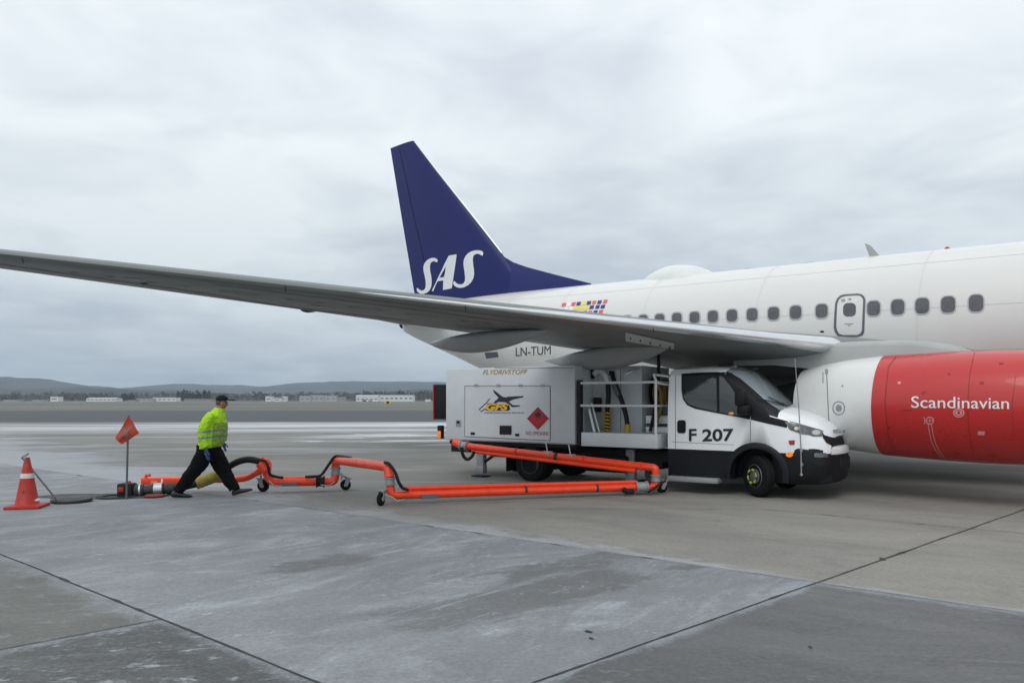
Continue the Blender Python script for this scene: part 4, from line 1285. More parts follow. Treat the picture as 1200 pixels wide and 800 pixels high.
# wheels
def wheel(x, y, side, steer=0.0, dual=False, nuts=True):
    T = Matrix.Translation((x, y, .367)) @ Matrix.Rotation(steer, 4, 'Z') @ Matrix.Rotation(R(-90 if side < 0 else 90), 4, 'Z')   # local X points outwards
    r = .367
    bm = bmn()
    lathe(bm, [(-.10, .21), (-.105, .30), (-.085, .345), (-.06, .362), (-.055, r), (-.035, r), (-.03, .359), (-.012, .359), (-.008, r), (.008, r), (.012, .359), (.03, .359), (.035, r), (.055, r), (.06, .362), (.085, .345), (.105, .30), (.10, .225), (.09, .205)], T, 48); fixn(bm)
    wo_ = link('wheel', bm, 'rubber', truck, angle=30)
    bm = bmn()
    if dual: pr = [(.088, .215), (.10, .20), (.07, .19), (-.02, .17), (-.05, .12), (-.045, .10), (.03, .095), (.04, .06), (.045, .0)]
    else: pr = [(.088, .215), (.10, .20), (.075, .19), (.06, .17), (.09, .13), (.10, .115), (.095, .09), (.13, .08), (.135, .05), (.138, .0)]
    lathe(bm, pr, T, 36)
    for k in range(10):
        a = 2 * PI * k / 10
        xx = -.04 if dual else .10
        c = T @ Vector((xx, .105 * math.cos(a), .105 * math.sin(a))); d = T @ Vector((xx + .04, .105 * math.cos(a), .105 * math.sin(a)))
        cyl(bm, c, d, .014, 6)
    fixn(bm)
    link('rim', bm, 'rim', wo_)
    if nuts:
        bm = bmn()
        for k in range(6):
            a = 2 * PI * k / 6 + .3
            xx = .05 if dual else .143
            tt = [T @ Vector((xx, .118 * math.cos(a + da) * q, .118 * math.sin(a + da) * q)) for da, q in ((-.30, 1.12), (.06, 1.16), (.32, 1.0), (.06, .88), (-.30, .86))]
            prism(bm, tt, (T.to_3x3() @ Vector((.012, 0, 0))))
        link('nut_indicator', bm, 'lime', wo_)
    return wo_
XR = TP(621, 548, -1.0)[0]
wheel(0.0, -.83, -1, R(-37)); wheel(0.0, .83, 1, R(-34))
for s in (-1, 1):
    wheel(XR, s * .93, s, 0, True); wheel(XR, s * .66, s, 0, True, False)
bm = bmn(); cyl(bm, (0, -.75, .36), (0, .75, .36), .06); cyl(bm, (XR, -.8, .36), (XR, .8, .36), .08)
bmesh.ops.create_uvsphere(bm, u_segments=16, v_segments=10, radius=.19, matrix=Matrix.Translation((XR, 0, .36)))
link('axles', bm, 'dark', truck)

# chassis
xb0, zb0 = TP(522.5, 515.5, -1.06); xb1, zb1 = TP(673.5, 521, -1.06)
ZB, ZT = (zb0 + zb1) / 2, (TP(522.5, 430.5, -1.06)[1] + TP(673.5, 430, -1.06)[1]) / 2
bm = bmn()
for s in (-1, 1): box(bm, ((xb0 - 1.0) / 2 - .3, s * .40, .60), (abs(xb0) - .9, .09, .20))
for x in (-2.2, -3.3, -4.3, -5.4, -6.5): box(bm, (x, 0, .60), (.08, .72, .16))
box(bm, ((xb0 + xb1) / 2, 0, ZB - .045), (xb1 - xb0 - .04, 1.9, .07))
box(bm, (-2.6, .15, .52), (1.2, 1.2, .34), bev=.03)
box(bm, (-5.75, .1, .55), (.5, 1.4, .22), bev=.02)
link('chassis', bm, 'dark', truck)
for s in (-1, 1):
    bm = bmn(); box(bm, (XR - .56, s * .80, .44), (.03, .52, .50)); link('mud_flap', bm, 'rubber', truck)
bm = bmn(); cyl(bm, (-3.6, -.60, .42), (-2.7, -.60, .42), .17, 20); cyl(bm, (-3.9, .7, .45), (-2.9, .7, .45), .2, 20); link('air_tank', bm, 'dark', truck)

# pump module: a closed box with a big hinged panel
bm = bmn()
box(bm, ((xb0 + xb1) / 2, 0, (ZB + ZT) / 2), (xb1 - xb0, 2.12, ZT - ZB), bev=.018)
mod = link('pump_module', bm, 'boxgrey', truck)
bvh_mod = bvh_of(mod)
pan = [(544.5, 451.8), (645.3, 451.5), (645.3, 516.3), (544.5, 511.5)]
px_in = [(545.3, 452.6), (644.5, 452.3), (644.5, 515.5), (545.3, 510.8)]
door = decal('side_panel', [(px_in, [])], bvh_mod, 'boxgrey', truck, .010, 20)
decal('panel_frame', [(pan, [px_in])], bvh_mod, 'ringgrey', truck, .006, 20)
decal('corner_trim', strip([(523, 514.3), (600, 517.2), (673, 519.8)], .8) + strip([(523, 431.3), (673, 430.8)], .7), bvh_mod, 'seam', truck, .004, 20)
bvh_d = bvh_of(door)
L_ = lambda pts: [(556 + x / 13.33, 450 + y / 13.33) for x, y in pts]
decal('company_logo', [(L_([(290, 85), (312, 95), (440, 195), (500, 207), (520, 195), (768, 183), (768, 200), (600, 240), (540, 272), (600, 325), (712, 328), (712, 345), (590, 358), (540, 312), (480, 280), (380, 275), (330, 295), (308, 305), (315, 265), (350, 245), (380, 210), (312, 140)]), []),
        (L_([(180, 400), (205, 300), (300, 292), (320, 300), (545, 330), (560, 400), (520, 412), (180, 412)]), [])], bvh_d, 'text', truck, .005, 8)
decal('company_logo', strip(L_([(245, 228), (225, 240), (190, 290), (72, 395), (105, 425), (185, 378)]), 1.0), bvh_d, 'text', truck, .005, 8)
lettering('company_letters', 'GFS', L_([(180, 402)])[0], L_([(535, 402)])[0], 7.4, bvh_d, 'gold', truck, .010, shear=.25, bold=.05)
lettering('company_caption', 'GARDERMOEN FUELLING SERVICE AS', L_([(150, 458)])[0], L_([(772, 458)])[0], 1.9, bvh_d, 'text', truck, .005)
decal('hazard_placard', [(L_([(993, 355), (1166, 535), (993, 712), (822, 535)]), [])], bvh_d, 'diared', truck, .006, 6)
decal('flame_symbol', [(L_([(985, 420), (1005, 450), (1030, 440), (1040, 480), (1015, 510), (970, 510), (945, 480), (955, 450), (970, 462)]), []), (L_([(950, 518), (1035, 518), (1035, 526), (950, 526)]), [])], bvh_d, 'text', truck, .009, 6)
decal('placard_edge', strip(L_([(993, 378), (1143, 535), (993, 690), (845, 535), (993, 378)]), .35), bvh_d, 'text', truck, .009, 6)
decal('sight_window', [(L_(rrect(395, 645, 582, 786, 8)), [])], bvh_d, 'dark', truck, .008, 6)
lettering('warning_text', 'NO SMOKING', (616.5, 509.3), (644.3, 510.0), 4.6, bvh_d, 'darkredtext', truck, .006)
lettering('module_text', 'FLYDRIVSTOFF', (565.8, 438.6), (618.5, 438.0), 5.4, bvh_mod, 'brown', truck, .006, shear=.35, bold=.012)
decal('wall_socket', [(rrect(534.5, 492, 540, 499.5, .8), [])], bvh_mod, 'steel', truck, .012)
decal('wall_socket', [(rrect(535.5, 493, 539, 496, .5), [])], bvh_mod, 'dark', truck, .016)
bm = lay(flat_shapes([(rrect(556 + 26 * i, 450.2, 561 + 26 * i, 453.2, .5), []) for i in range(4)]), bvh_mod, .016, 6)
link('hinge', bm, 'steel', truck, world=True)
for px in (552, 604):
    decal('panel_latch', [(rrect(px, 506.5 + (px - 560) * .03, px + 5, 509.5 + (px - 560) * .03, .6), [])], bvh_mod, 'dark', truck, .018, 6)
# rear board and lamps
xr0, zr0 = TP(508.5, 491, -.98); _, zr1 = TP(508.5, 450.5, -.98)
bm = bmn(); box(bm, ((xr0 + xb0) / 2 + .01, -.40, (zr0 + zr1) / 2), (xb0 - xr0 - .03, 1.16, zr1 - zr0), bev=.015)
rb = link('rear_locker', bm, 'black', truck)
bm = bmn(); box(bm, (xr0 - .012, -.40, (zr0 + zr1) / 2), (.03, 1.17, zr1 - zr0 + .01)); link('red_edge', bm, 'conered', rb)
xl, zl_ = TP(516.5, 509, -1.0)
bm = bmn(); box(bm, (xl, -1.0, zl_ + .06), (.13, .10, .30), bev=.015); lb = link('lamp_bracket', bm, 'black', truck)
bm = bmn(); box(bm, (xl - .005, -1.035, zl_), (.10, .07, .17), bev=.02); link('lamp', bm, 'amber', lb)

# stabiliser legs
for px0, px1, py0, py1, yl in ((560, 568.5, 531, 563.5, -.80), (734.5, 745, 528, 561.5, -.45)):
    xa, za = TP(px0, py1, yl); xc, _ = TP(px1, py1, yl)
    for s in (1, -1):
        bm = bmn()
        box(bm, ((xa + xc) / 2, s * yl, .40), (abs(xc - xa) * .92, .14, .64), bev=.01)
        box(bm, ((xa + xc) / 2, s * yl, .185), (abs(xc - xa) * .99, .15, .13), bev=.008)
        lg = link('support_leg', bm, 'steel', truck)
        bm = bmn(); box(bm, ((xa + xc) / 2 - .02, s * yl, .022), (.34, .26, .03), bev=.006); link('foot_plate', bm, 'dark', lg)
        if px0 < 600:
            bm = bmn(); tube(bm, [((xa + xc) / 2 + .1, s * yl, .34), ((xa + xc) / 2 + .6, s * yl, .66)], .035, 8); link('brace', bm, 'dark', lg)

# working platform between module and cab
xp0, zp0 = TP(681, 521.5, -1.06); xp1, _ = TP(770.5, 526, -1.06)
zpt = TP(725, 507.5, -1.06)[1]; zpb = TP(725, 524, -1.06)[1]
bm = bmn()
box(bm, ((xp0 + xp1) / 2, -.70, (zpb + zpt) / 2), (xp1 - xp0, .72, zpt - zpb), bev=.012)
box(bm, ((xp0 + xp1) / 2, .36, zpb + .03), (xp1 - xp0, 1.38, .06))
link('platform', bm, 'boxlight', truck)
bm = bmn()
xq0, _ = TP(676, 480, -1.05); xq1, _ = TP(680.3, 480, -1.05)
box(bm, ((xq0 + xq1) / 2, -1.0, (TP(678, 445, -1.05)[1] + zpb) / 2), (xq1 - xq0, .10, TP(678, 445, -1.05)[1] - zpb))
link('corner_post', bm, 'navy', truck)
xg, zg = TP(768.5, 447.5, -1.03); zg2 = TP(768.5, 475.5, -1.03)[1]
bm = bmn()
r_ = .026
tube(bm, [(xq1, -1.03, zg), (xg, -1.03, zg)], r_, 10)
tube(bm, [(xq1, -1.03, zg2), (xg, -1.03, zg2)], r_, 10)
tube(bm, [(xg, -1.03, zpt - .02), (xg, -1.03, zg + .03), (xg - .06, -.98, zg + .14), (xg - .05, -.1, zg + .14)], r_, 10)
tube(bm, [(xg, -1.03, zg), (xg, .9, zg)], r_ * .8, 10); tube(bm, [(xg, -1.03, zg2), (xg, .9, zg2)], r_ * .8, 10)
for y in (.2, .95): tube(bm, [(xg, y, zpb), (xg, y, zg)], r_, 10)
tube(bm, [(xg, -.98, zg + .13), (-1.68, -.80, zg + .10)], .018, 8); tube(bm, [(xg, -.98, zg - .02), (-1.68, -.80, zg - .06)], .015, 8)
link('guard_rail', bm, 'rail', truck)
# cabinet behind the platform
yc = -.33
xc1, _ = TP(752, 470, yc)
bm = bmn(); box(bm, ((xb1 + xc1) / 2, .35, (zpb + ZT) / 2), (xc1 - xb1, 1.34, ZT - zpb - .02), bev=.012)
cabn = link('valve_cabinet', bm, 'boxgrey', truck)
bvh_cn = bvh_of(cabn)
decal('cabinet_seam', strip([(727.5, 432), (727.5, 505)], .8) + strip([(682, 450), (705, 450)], .5), bvh_cn, 'seam', truck, .006, 10)
decal('cabinet_plate', [(rrect(712, 433, 727, 447, 1), [])], bvh_cn, 'fl_wht', truck, .006, 10)
def TL(px, py, yl):
    x, z = TP(px, py, yl); return Vector((x, yl, z))
bm = bmn(); tube(bm, catmull([TL(697, 438, -.42), TL(701, 434.5, -.46), TL(706, 436, -.48), TL(710, 441, -.5), TL(712, 449, -.5)], 6), .062, 12); link('white_elbow_pipe', bm, 'rail', truck)
bm = bmn(); box(bm, TL(694.5, 438, -.38), (.05, .08, .20)); box(bm, TL(700, 474, -.42), (.16, .10, .30), bev=.02); box(bm, TL(716.8, 437, -.42), (.08, .08, .09)); link('valve', bm, 'dark', truck)
bm = bmn(); tube(bm, [TL(712.5, 449, -.52), TL(713, 462, -.52), TL(712, 482, -.52), TL(711.5, 507, -.52)], .050, 12); link('delivery_hose', bm, 'hose', truck)
bm = bmn()
pts = []
for k in range(90):
    t = k / 89; a = 2 * PI * 6.5 * t
    c = TL(711.8 - .8 * t, 480.5 + 26 * t, -.52)
    pts.append(c + Vector((math.cos(a) * .062, math.sin(a) * .062, 0)))
tube(bm, pts, .019, 6); link('yellow_coil', bm, 'yellow', truck)
bm = bmn(); tube(bm, catmull([TL(717.5, 437, -.46), TL(719, 444, -.5), TL(723, 455, -.52), TL(728, 468, -.54), TL(733, 484, -.55), TL(735.5, 499, -.55)], 5), .048, 12); link('delivery_hose', bm, 'hose', truck)
bm = bmn(); tube(bm, [TL(719.5, 449, -.51), TL(725.5, 464, -.535)], .060, 12); link('hose_sleeve', bm, 'ringgrey', truck)
bm = bmn(); tube(bm, [TL(735.3, 497, -.55), TL(735, 508, -.55)], .062, 12); link('yellow_collar', bm, 'yellow', truck)
bm = bmn(); tube(bm, [TL(690, 479, -.72), TL(697, 509, -.70)], .055, 12); tube(bm, [TL(693.5, 472, -.70), TL(703, 508, -.68)], .025, 8); link('stowed_nozzle', bm, 'metal', truck)
# hose reel by the cab
xr_, zr_ = TP(764, 462, 0.0)
T = Matrix.Translation((xc1 + .42, .05, 1.86)) @ Matrix.Rotation(R(0), 4, 'Z')
bm = bmn(); lathe(bm, [(-.30, .33), (-.28, .33), (-.27, .14), (.27, .14), (.28, .33), (.30, .33)], T, 28); fixn(bm); reel = link('hose_reel', bm, 'dark', truck)
bm = bmn()
for i in range(5):
    rr = .21 + .015 * (i % 2)
    tube(bm, [T @ Vector((-.22 + .11 * i, rr * math.cos(2 * PI * k / 24), rr * math.sin(2 * PI * k / 24))) for k in range(25)], .05, 8)
M['ochre'] = mat('ochre_hose', (0.26, 0.17, 0.035), 0.6, var=0.3)
link('wound_hose', bm, 'ochre', reel)
bm = bmn(); tube(bm, [TL(771, 449, -.5), TL(775, 460, -.5), TL(776, 475, -.5), TL(772, 486, -.5), TL(768, 500, -.45)], .035, 10); link('hanging_hose', bm, 'ochre', truck)
bm = bmn(); box(bm, (xc1 + .40, .2, 1.32), (.62, 1.1, .16), bev=.02); box(bm, (xc1 + .40, .2, 1.12), (.62, 1.1, .12), bev=.02); link('reel_shelf', bm, 'vwhite', truck)
# raised flap over the cabinet
q = [TL(732, 439.5, -.70), TL(741, 436, -.62), TL(758, 430, -.1), TL(741, 432.5, -.05)]
bm = bmn(); prism(bm, q, (0, 0, .03)); link('raised_flap', bm, 'rail', truck)

# ------------------------------------------------------------------ hose from the wing down to the platform
hp = P(771.5, 407, 15.1)
wp = [P(771.5, 404, 15.25), P(771.6, 416, 15.2), P(772, 430, 15.15), P(771.5, 446, 15.1), P(769, 470, 15.15), P(762, 505, 15.25)]
fh = empty('fuelling_hose', Matrix.Translation((hp.x, hp.y, 0)))
tag(fh, 'black fuelling hose hanging from the coupling under the wing', 'hose')
bm = bmn(); tube(bm, catmull(wp, 6), .034, 12); link('hose', bm, 'hose', fh, world=True)
bm = bmn(); tube(bm, [P(771.5, 403, 15.25), P(771.5, 407, 15.25)], .10, 16); tube(bm, [P(771.5, 407, 15.25), P(771.5, 412, 15.25)], .07, 16)
tube(bm, [P(763, 408, 15.2), P(780, 408, 15.2)], .018, 8); tube(bm, [P(763, 408, 15.2), P(762.5, 414, 15.2)], .015, 8)
link('coupling', bm, 'steel', fh, world=True)

# ------------------------------------------------------------------ pipe boom lying across the apron
bo = G(460, 592)
boom = empty('pipe_boom', Matrix.Translation((bo.x, bo.y, 0)))
tag(boom, 'orange red jointed pipe boom on castors reaching from truck to hydrant pit', 'fuel boom')
def pipe(name, pts, r, rad=.22, m='orange', n=14):
    bm = bmn(); tube(bm, bend(pts, rad, 7), r, n)
    return link(name, bm, m, boom, world=True)
def collar(a, b, r, m='steel', name='swivel_joint'):
    bm = bmn()
    a, b = Vector(a), Vector(b)
    cyl(bm, a, b, r, 20); L = (b - a)
    for t in (.02, .98):
        cyl(bm, a + L * (t - .08), a + L * (t + .08), r * 1.22, 20)
    return link(name, bm, m, boom, world=True)
A0, A1 = P(540, 521.5, 16.55), P(548, 522.5, 16.45)
B0, B1, B2 = P(762, 547.5, 13.95), P(768.5, 548, 13.95), P(768.5, 556.5, 13.95)
pipe('upper_pipe', [A1, B0 + (B1 - B0) * 1.0, B2], .070, .17)
up = Vector((0, 0, -.098))
pipe('support_tube', [A1 + (B0 - A1) * .03 + up, A1 + (B0 - A1) * .93 + up], .040)
pipe('boom_root', [P(533, 518, 16.7), A0 + (A1 - A0) * .3], .085)
collar(A0 + (A1 - A0) * .1, A0 + (A1 - A0) * 1.0, .088)
bm = bmn(); tube(bm, catmull([P(541, 524, 16.3), P(542.5, 533, 16.3), P(547.5, 538, 16.3), P(553, 534.5, 16.3), P(556, 528.5, 16.3)], 5), .035, 10); link('hose_loop', bm, 'hose', boom, world=True)
# lower long pipe
C0, C1, C2_ = P(768.5, 563, 13.95), P(768, 569.5, 13.95), P(745, 570.5, 13.9)
D1, D0 = P(476, 578.3, 12.62), P(459, 580, 12.55)
D2 = P(457.2, 567, 12.55)
pipe('lower_pipe', [C2_, D0 + (D1 - D0) * .0, D2], .067, .20)
pipe('support_tube', [C2_ + Vector((0, .02, .088)), D1 + Vector((0, .02, .088))], .038)
pipe('elbow', [C0, C1, P(757, 570, 13.92)], .075, .16)
collar(P(758, 570, 13.92), P(746, 570.5, 13.9), .090)
collar(B2, C0, .080)
bm = bmn()
for t, L in ((.905, .28),):
    p = C2_ + (D1 - C2_) * t
    box(bm, p + Vector((0, -.05, -.05)), (L, .06, .07), rz=math.atan2(D1.y - C2_.y, D1.x - C2_.x))
link('rubber_pad', bm, 'ringgrey', boom, world=True)
bm = bmn()
for px, py, Y in ((642, 531, 15.3), (669, 534.5, 15.0)):
    p = P(px, py, Y); box(bm, p, (.10, .20, .09), rz=.5); tube(bm, [p, p + Vector((-.04, .05, .22))], .012, 6)
link('hanger', bm, 'metal', boom, world=True)
bm = bmn()
ld = (D1 - C2_); ud = (B0 - A1)
for t in (.34, .66, .985): cyl(bm, C2_ + ld * (t - .0022), C2_ + ld * (t + .0022), .078, 20)
for t in (.30, .67, .96): cyl(bm, A1 + ud * (t - .0022), A1 + ud * (t + .0022), .081, 20)
link('flange', bm, 'orange', boom, world=True)
bm = bmn()
for t in (.50, .18): cyl(bm, C2_ + ld * t, C2_ + ld * (t + .010), .0690, 20)
cyl(bm, A1 + ud * .52, A1 + ud * .532, .0722, 20)
link('label_band', bm, 'iron', boom, world=True)
# second section
collar(P(456.8, 567, 12.55), P(456.6, 559.5, 12.55), .080)
E0, E1_, E2_ = P(456.5, 559.5, 12.55), P(455, 546.8, 12.6), P(394, 538.8, 14.5)
E3 = P(393.6, 547.5, 14.55)
pipe('raised_pipe', [E0, E1_, P(392.5, 538.6, 14.55), E3], .080, .20)
pipe('support_tube', [P(449, 543, 12.75) , P(402, 536.5, 14.25)], .036)
collar(E3, P(393.3, 555, 14.55), .084)
F0, F1, F2 = P(393.2, 555, 14.55), P(390, 563.6, 14.5), P(372, 564, 14.45)
pipe('elbow', [F0, P(391.5, 563.8, 14.52), P(379, 564.0, 14.48)], .08, .2)
collar(P(380, 564.0, 14.48), P(371, 564.1, 14.45), .092, 'dark')
pipe('short_pipe', [P(372, 564, 14.45), P(317.5, 564.5, 14.2), P(311.5, 551, 14.2)], .080, .18)
pipe('support_tube', [P(368, 560, 14.42), P(328, 560.5, 14.25)], .034)
bm = bmn(); p = P(338, 567.5, 14.2); box(bm, p, (.32, .05, .06), rz=.1); link('rubber_pad', bm, 'ringgrey', boom, world=True)
pipe('end_elbow', [P(312.5, 551, 14.2), P(313, 541.5, 14.2), P(304, 540.5, 14.15)], .085, .13)
bm = bmn(); tube(bm, [P(308, 538, 14.15), P(308, 535.5, 14.15)], .03, 8); cyl(bm, P(305, 542, 14.13), P(313, 551, 14.13), .10, 16); link('end_fitting', bm, 'orange', boom, world=True)
# flexible hose, sleeve and hydrant coupler
hose = catmull([P(306, 541, 14.15), P(293, 538.2, 14.1), P(281, 540, 14.1), P(269, 546, 14.1), P(256, 556, 14.1), P(240, 563, 14.1), P(225, 568, 14.0), P(206, 572, 13.9)], 7)
bm = bmn(); tube(bm, hose, .062, 14); link('flexible_hose', bm, 'hose', boom, world=True)
bm = bmn(); hs = hose[26:41]; tube(bm, hs, [.10 + .008 * (i % 2) for i in range(len(hs))], 14); link('yellow_sleeve', bm, 'sleeve', boom, world=True)
bm = bmn()
k0, k1 = P(212, 571.5, 13.9), P(158, 575.5, 13.7)
dv = (k1 - k0)
tube(bm, [k0 + dv * t for t in (0, .14, .15, .30, .31, .36, .37, .62, .63, .80, .81, 1.0)], [.09, .09, .105, .105, .085, .085, .115, .115, .095, .095, .12, .12], 20)
link('coupler', bm, 'iron', boom, world=True)
bm = bmn(); tube(bm, [k0 + dv * .40, k0 + dv * .58], .122, 20); tube(bm, [k0 + dv * .86, k0 + dv * .9], .13, 20); link('coupler_ring', bm, 'metal', boom, world=True)
bm = bmn(); box(bm, P(149, 577, 13.65), (.26, .24, .34), bev=.03); box(bm, P(148, 570, 13.65), (.12, .16, .12), bev=.02); link('hydrant_head', bm, 'dark', boom, world=True)
bm = bmn(); box(bm, P(142.5, 573.5, 13.55), (.10, .10, .09), bev=.02); box(bm, P(151, 566.5, 13.6), (.06, .05, .10), bev=.01); link('red_knob', bm, 'conered', boom, world=True)
# towing frame beneath the hose
pipe('tow_bar', [P(308, 548.5, 14.25), P(303, 552.5, 14.25), P(289.5, 560, 14.42), P(274, 561.5, 14.45), P(167, 562.5, 14.3)], .062, .12)
bm = bmn(); p = P(205, 563.5, 14.0)
box(bm, P(206, 563.5, 14.3), (1.25, .10, .13), rz=.02, bev=.015); tube(bm, [P(171, 560, 14.0), P(171, 556.5, 14.0), P(176, 556.5, 14.0)], .03, 8)
link('tow_frame', bm, 'orange', boom, world=True)
bm = bmn(); box(bm, P(181, 565.5, 13.9), (.12, .05, .05)); link('amber_reflector', bm, 'amberdim', boom, world=True)
bm = bmn(); tube(bm, [P(190, 561, 13.9), P(189.5, 571, 13.85)], .018, 8); link('grab_handle', bm, 'rail', boom, world=True)
# black cables lying along the pipes
def cable(pts, r=.026, n=6):
    bm = bmn(); tube(bm, catmull(pts, n), r, 8); return link('cable', bm, 'hose', boom, world=True)
cable([P(412, 536.5, 13.9), P(398, 534.2, 14.3), P(391.5, 535.5, 14.4), P(384, 546, 14.4), P(376, 556.5, 14.4), P(366, 558, 14.3), P(358, 558.5, 14.3)], .027)
cable([P(451, 541.5, 12.6), P(456, 543.5, 12.5), P(463, 553, 12.45), P(467, 564, 12.45), P(472, 571.5, 12.5), P(478, 573.5, 12.55)], .027)
cable([P(305, 538.5, 14.0), P(311, 540.5, 14.0), P(314.5, 547, 13.98), P(316, 555, 14.0), P(322, 558, 14.05), P(332, 559.5, 14.1)], .027)
bm = bmn(); tube(bm, [P(742, 575.5, 13.75), P(735, 576, 13.7), P(730, 573, 13.7)], .05, 8); tube(bm, [P(760, 576.5, 13.75), P(769, 570, 13.85), P(780, 563, 13.95)], .022, 8); tube(bm, [P(757, 556, 13.9), P(762, 566, 13.85)], .02, 8)
link('linkage', bm, 'dark', boom, world=True)
def castor(p_ground, r, yaw, top):
    """wheel with a fork; p_ground = where it touches"""
    c = Vector((p_ground.x, p_ground.y, r))
    ax = Vector((-math.sin(yaw), math.cos(yaw), 0)); fw = Vector((math.cos(yaw), math.sin(yaw), 0))
    bm = bmn()
    T = Matrix.Translation(c) @ Matrix.Rotation(yaw + R(90), 4, 'Z')
    lathe(bm, [(-.03, r * .45), (-.035, r * .8), (-.022, r), (.022, r), (.035, r * .8), (.03, r * .45)], T, 24); fixn(bm)
    wl = link('castor', bm, 'rubber', boom, world=True)
    bm = bmn()
    for s in (-1, 1):
        prism(bm, [c + ax * s * .045 + v for v in (fw * -.03 + Vector((0, 0, -.03)), fw * .03 + Vector((0, 0, -.03)), fw * .10 + Vector((0, 0, r * 1.25)), fw * .0 + Vector((0, 0, r * 1.25)))], ax * .008 * s)
    box(bm, c + fw * .05 + Vector((0, 0, r * 1.28)), (.13, .13, .02), rz=yaw)
    cyl(bm, c + fw * .05 + Vector((0, 0, r * 1.28)), top, .018, 8)
    cyl(bm, c - ax * .05, c + ax * .05, r * .32, 12)
    link('fork', bm, 'steel', wl, world=True)
castor(G(446.5, 592), .105, R(70), P(448.5, 574, 12.5))
bm = bmn(); tube(bm, [P(449, 579, 12.5), P(458, 581.5, 12.45), P(466, 587, 12.45), P(474, 585, 12.5)], .014, 6); tube(bm, [P(400, 554, 14.4), P(400.5, 562, 14.4)], .02, 6); link('brace_rod', bm, 'steel', boom, world=True)
castor(G(405, 573.8), .10, R(15), P(401, 557, 14.45))
castor(G(308.5, 575.8), .11, R(170), P(306, 556, 14.2))
castor(G(775.5, 577), .10, R(20), P(771, 560, 13.95))
bm = bmn(); tube(bm, [P(315, 563, 14.1), P(321, 569, 14.05), P(330, 569.5, 14.05)], .014, 6); tube(bm, [P(376, 568, 14.35), P(386, 569, 14.35), P(392, 564, 14.4)], .014, 6); link('brace_rod', bm, 'steel', boom, world=True)

# ------------------------------------------------------------------ hydrant pit, its cover, cone, flag
bm = bmn()
def ellipse_sheet(px, py, rx, ry, z, name, m, n=28, wob=0.0):
    c = G(px, py); bm = bmn()
    pts = []
    for k in range(n):
        a = 2 * PI * k / n
        s = 1 + wob * mnoise.noise(Vector((math.cos(a) * 2, math.sin(a) * 2, px)))
        pts.append(bm.verts.new((c.x + rx * s * math.cos(a), c.y + ry * s * math.sin(a), z)))
    bm.faces.new(pts)
    return link(name, bm, m)
M['stain'] = mat('damp_stain', (0.060, 0.058, 0.054), 0.7, var=0.4, vscale=5)
tag(ellipse_sheet(122, 581.5, 1.15, .40, 0.012, 'damp_patch', 'stain', wob=.35), None, None, None, 'structure')
pc = G(137, 582.5)
pit = empty('hydrant_pit', Matrix.Translation((pc.x, pc.y, 0)))
tag(pit, 'round open hydrant pit in the concrete under the flag pole', 'hydrant pit')
bm = bmn()
lathe(bm, [(.030, .22), (.030, .32), (.012, .34)], Matrix.Translation((pc.x, pc.y, 0)) @ Matrix.Rotation(R(-90), 4, 'Y'), 32)
bmesh.ops.delete(bm, geom=[f for f in bm.faces if len(f.verts) > 4], context='FACES'); fixn(bm)
link('rim', bm, 'dark', pit, world=True)
bm = bmn(); bm.faces.new([bm.verts.new((pc.x + .23 * math.cos(2 * PI * k / 28), pc.y + .23 * math.sin(2 * PI * k / 28), .016)) for k in range(28)]); link('dark_opening', bm, 'dark', pit, world=True)

cc = G(84, 588)
cover = empty('pit_cover', Matrix.Translation((cc.x, cc.y, 0)))
tag(cover, 'round iron pit cover lying flat with its lifting rod leaning on the cone', 'pit cover')
bm = bmn(); T = Matrix.Translation((cc.x, cc.y, .018)) @ Matrix.Rotation(R(2), 4, 'X') @ Matrix.Rotation(R(-90), 4, 'Y')
lathe(bm, [(0, .27), (0, .31), (.035, .315), (.05, .30), (.05, .2), (.055, .19), (.055, .0)], T, 36); fixn(bm); link('disc', bm, 'iron', cover, world=True)
bm = bmn(); rt = P(28.5, 538.5, 12.15)
tube(bm, bend([G(67, 586, .05), rt, P(25, 536, 12.12), P(33.5, 531, 12.1)], .05, 3), .016, 8); link('lifting_rod', bm, 'steel', cover, world=True)
bm = bmn(); rp = G(181, 582.5)
lathe(bm, [(0, .16), (.025, .17), (.04, .13), (.04, 0)], Matrix.Translation((rp.x, rp.y, 0.012)) @ Matrix.Rotation(R(-90), 4, 'Y'), 24); fixn(bm)
M['dullred'] = mat('dull_red_cap', (0.20, 0.03, 0.025), 0.7, var=0.3)
tag(link('dust_cap', bm, 'dullred', origin=(rp.x, rp.y, 0)), 'flat dull red round cap lying on the concrete below the coupler', 'cap')

kc = G(21.5, 597) + Vector((0, .22, 0))
cone = empty('traffic_cone', Matrix.Translation((kc.x, kc.y, 0)) @ Matrix.Rotation(R(12), 4, 'Z'))
tag(cone, 'worn red traffic cone with one white band at the left edge', 'traffic cone')
T = Matrix.Rotation(R(-90), 4, 'Y')
bm = bmn()
hc = .80
def cr(z): return .172 + (.038 - .172) * (z - .05) / (hc - .05)
lathe(bm, [(.05, .21), (.055, cr(.05) + .012), (.07, cr(.07)), (.46, cr(.46)), (hc - .01, cr(hc)), (hc, .03), (hc - .02, .022)], T, 36); fixn(bm); link('body', bm, 'conered', cone)
bm = bmn(); lathe(bm, [(.472, cr(.472) + .003), (.548, cr(.548) + .003)], T, 36)
bmesh.ops.delete(bm, geom=[f for f in bm.faces if len(f.verts) > 4], context='FACES'); fixn(bm); link('white_band', bm, 'conewhite', cone)
bm = bmn(); box(bm, (0, 0, .0275), (.50, .50, .055), bev=.018); link('base', bm, 'conered', cone)
bm = bmn()
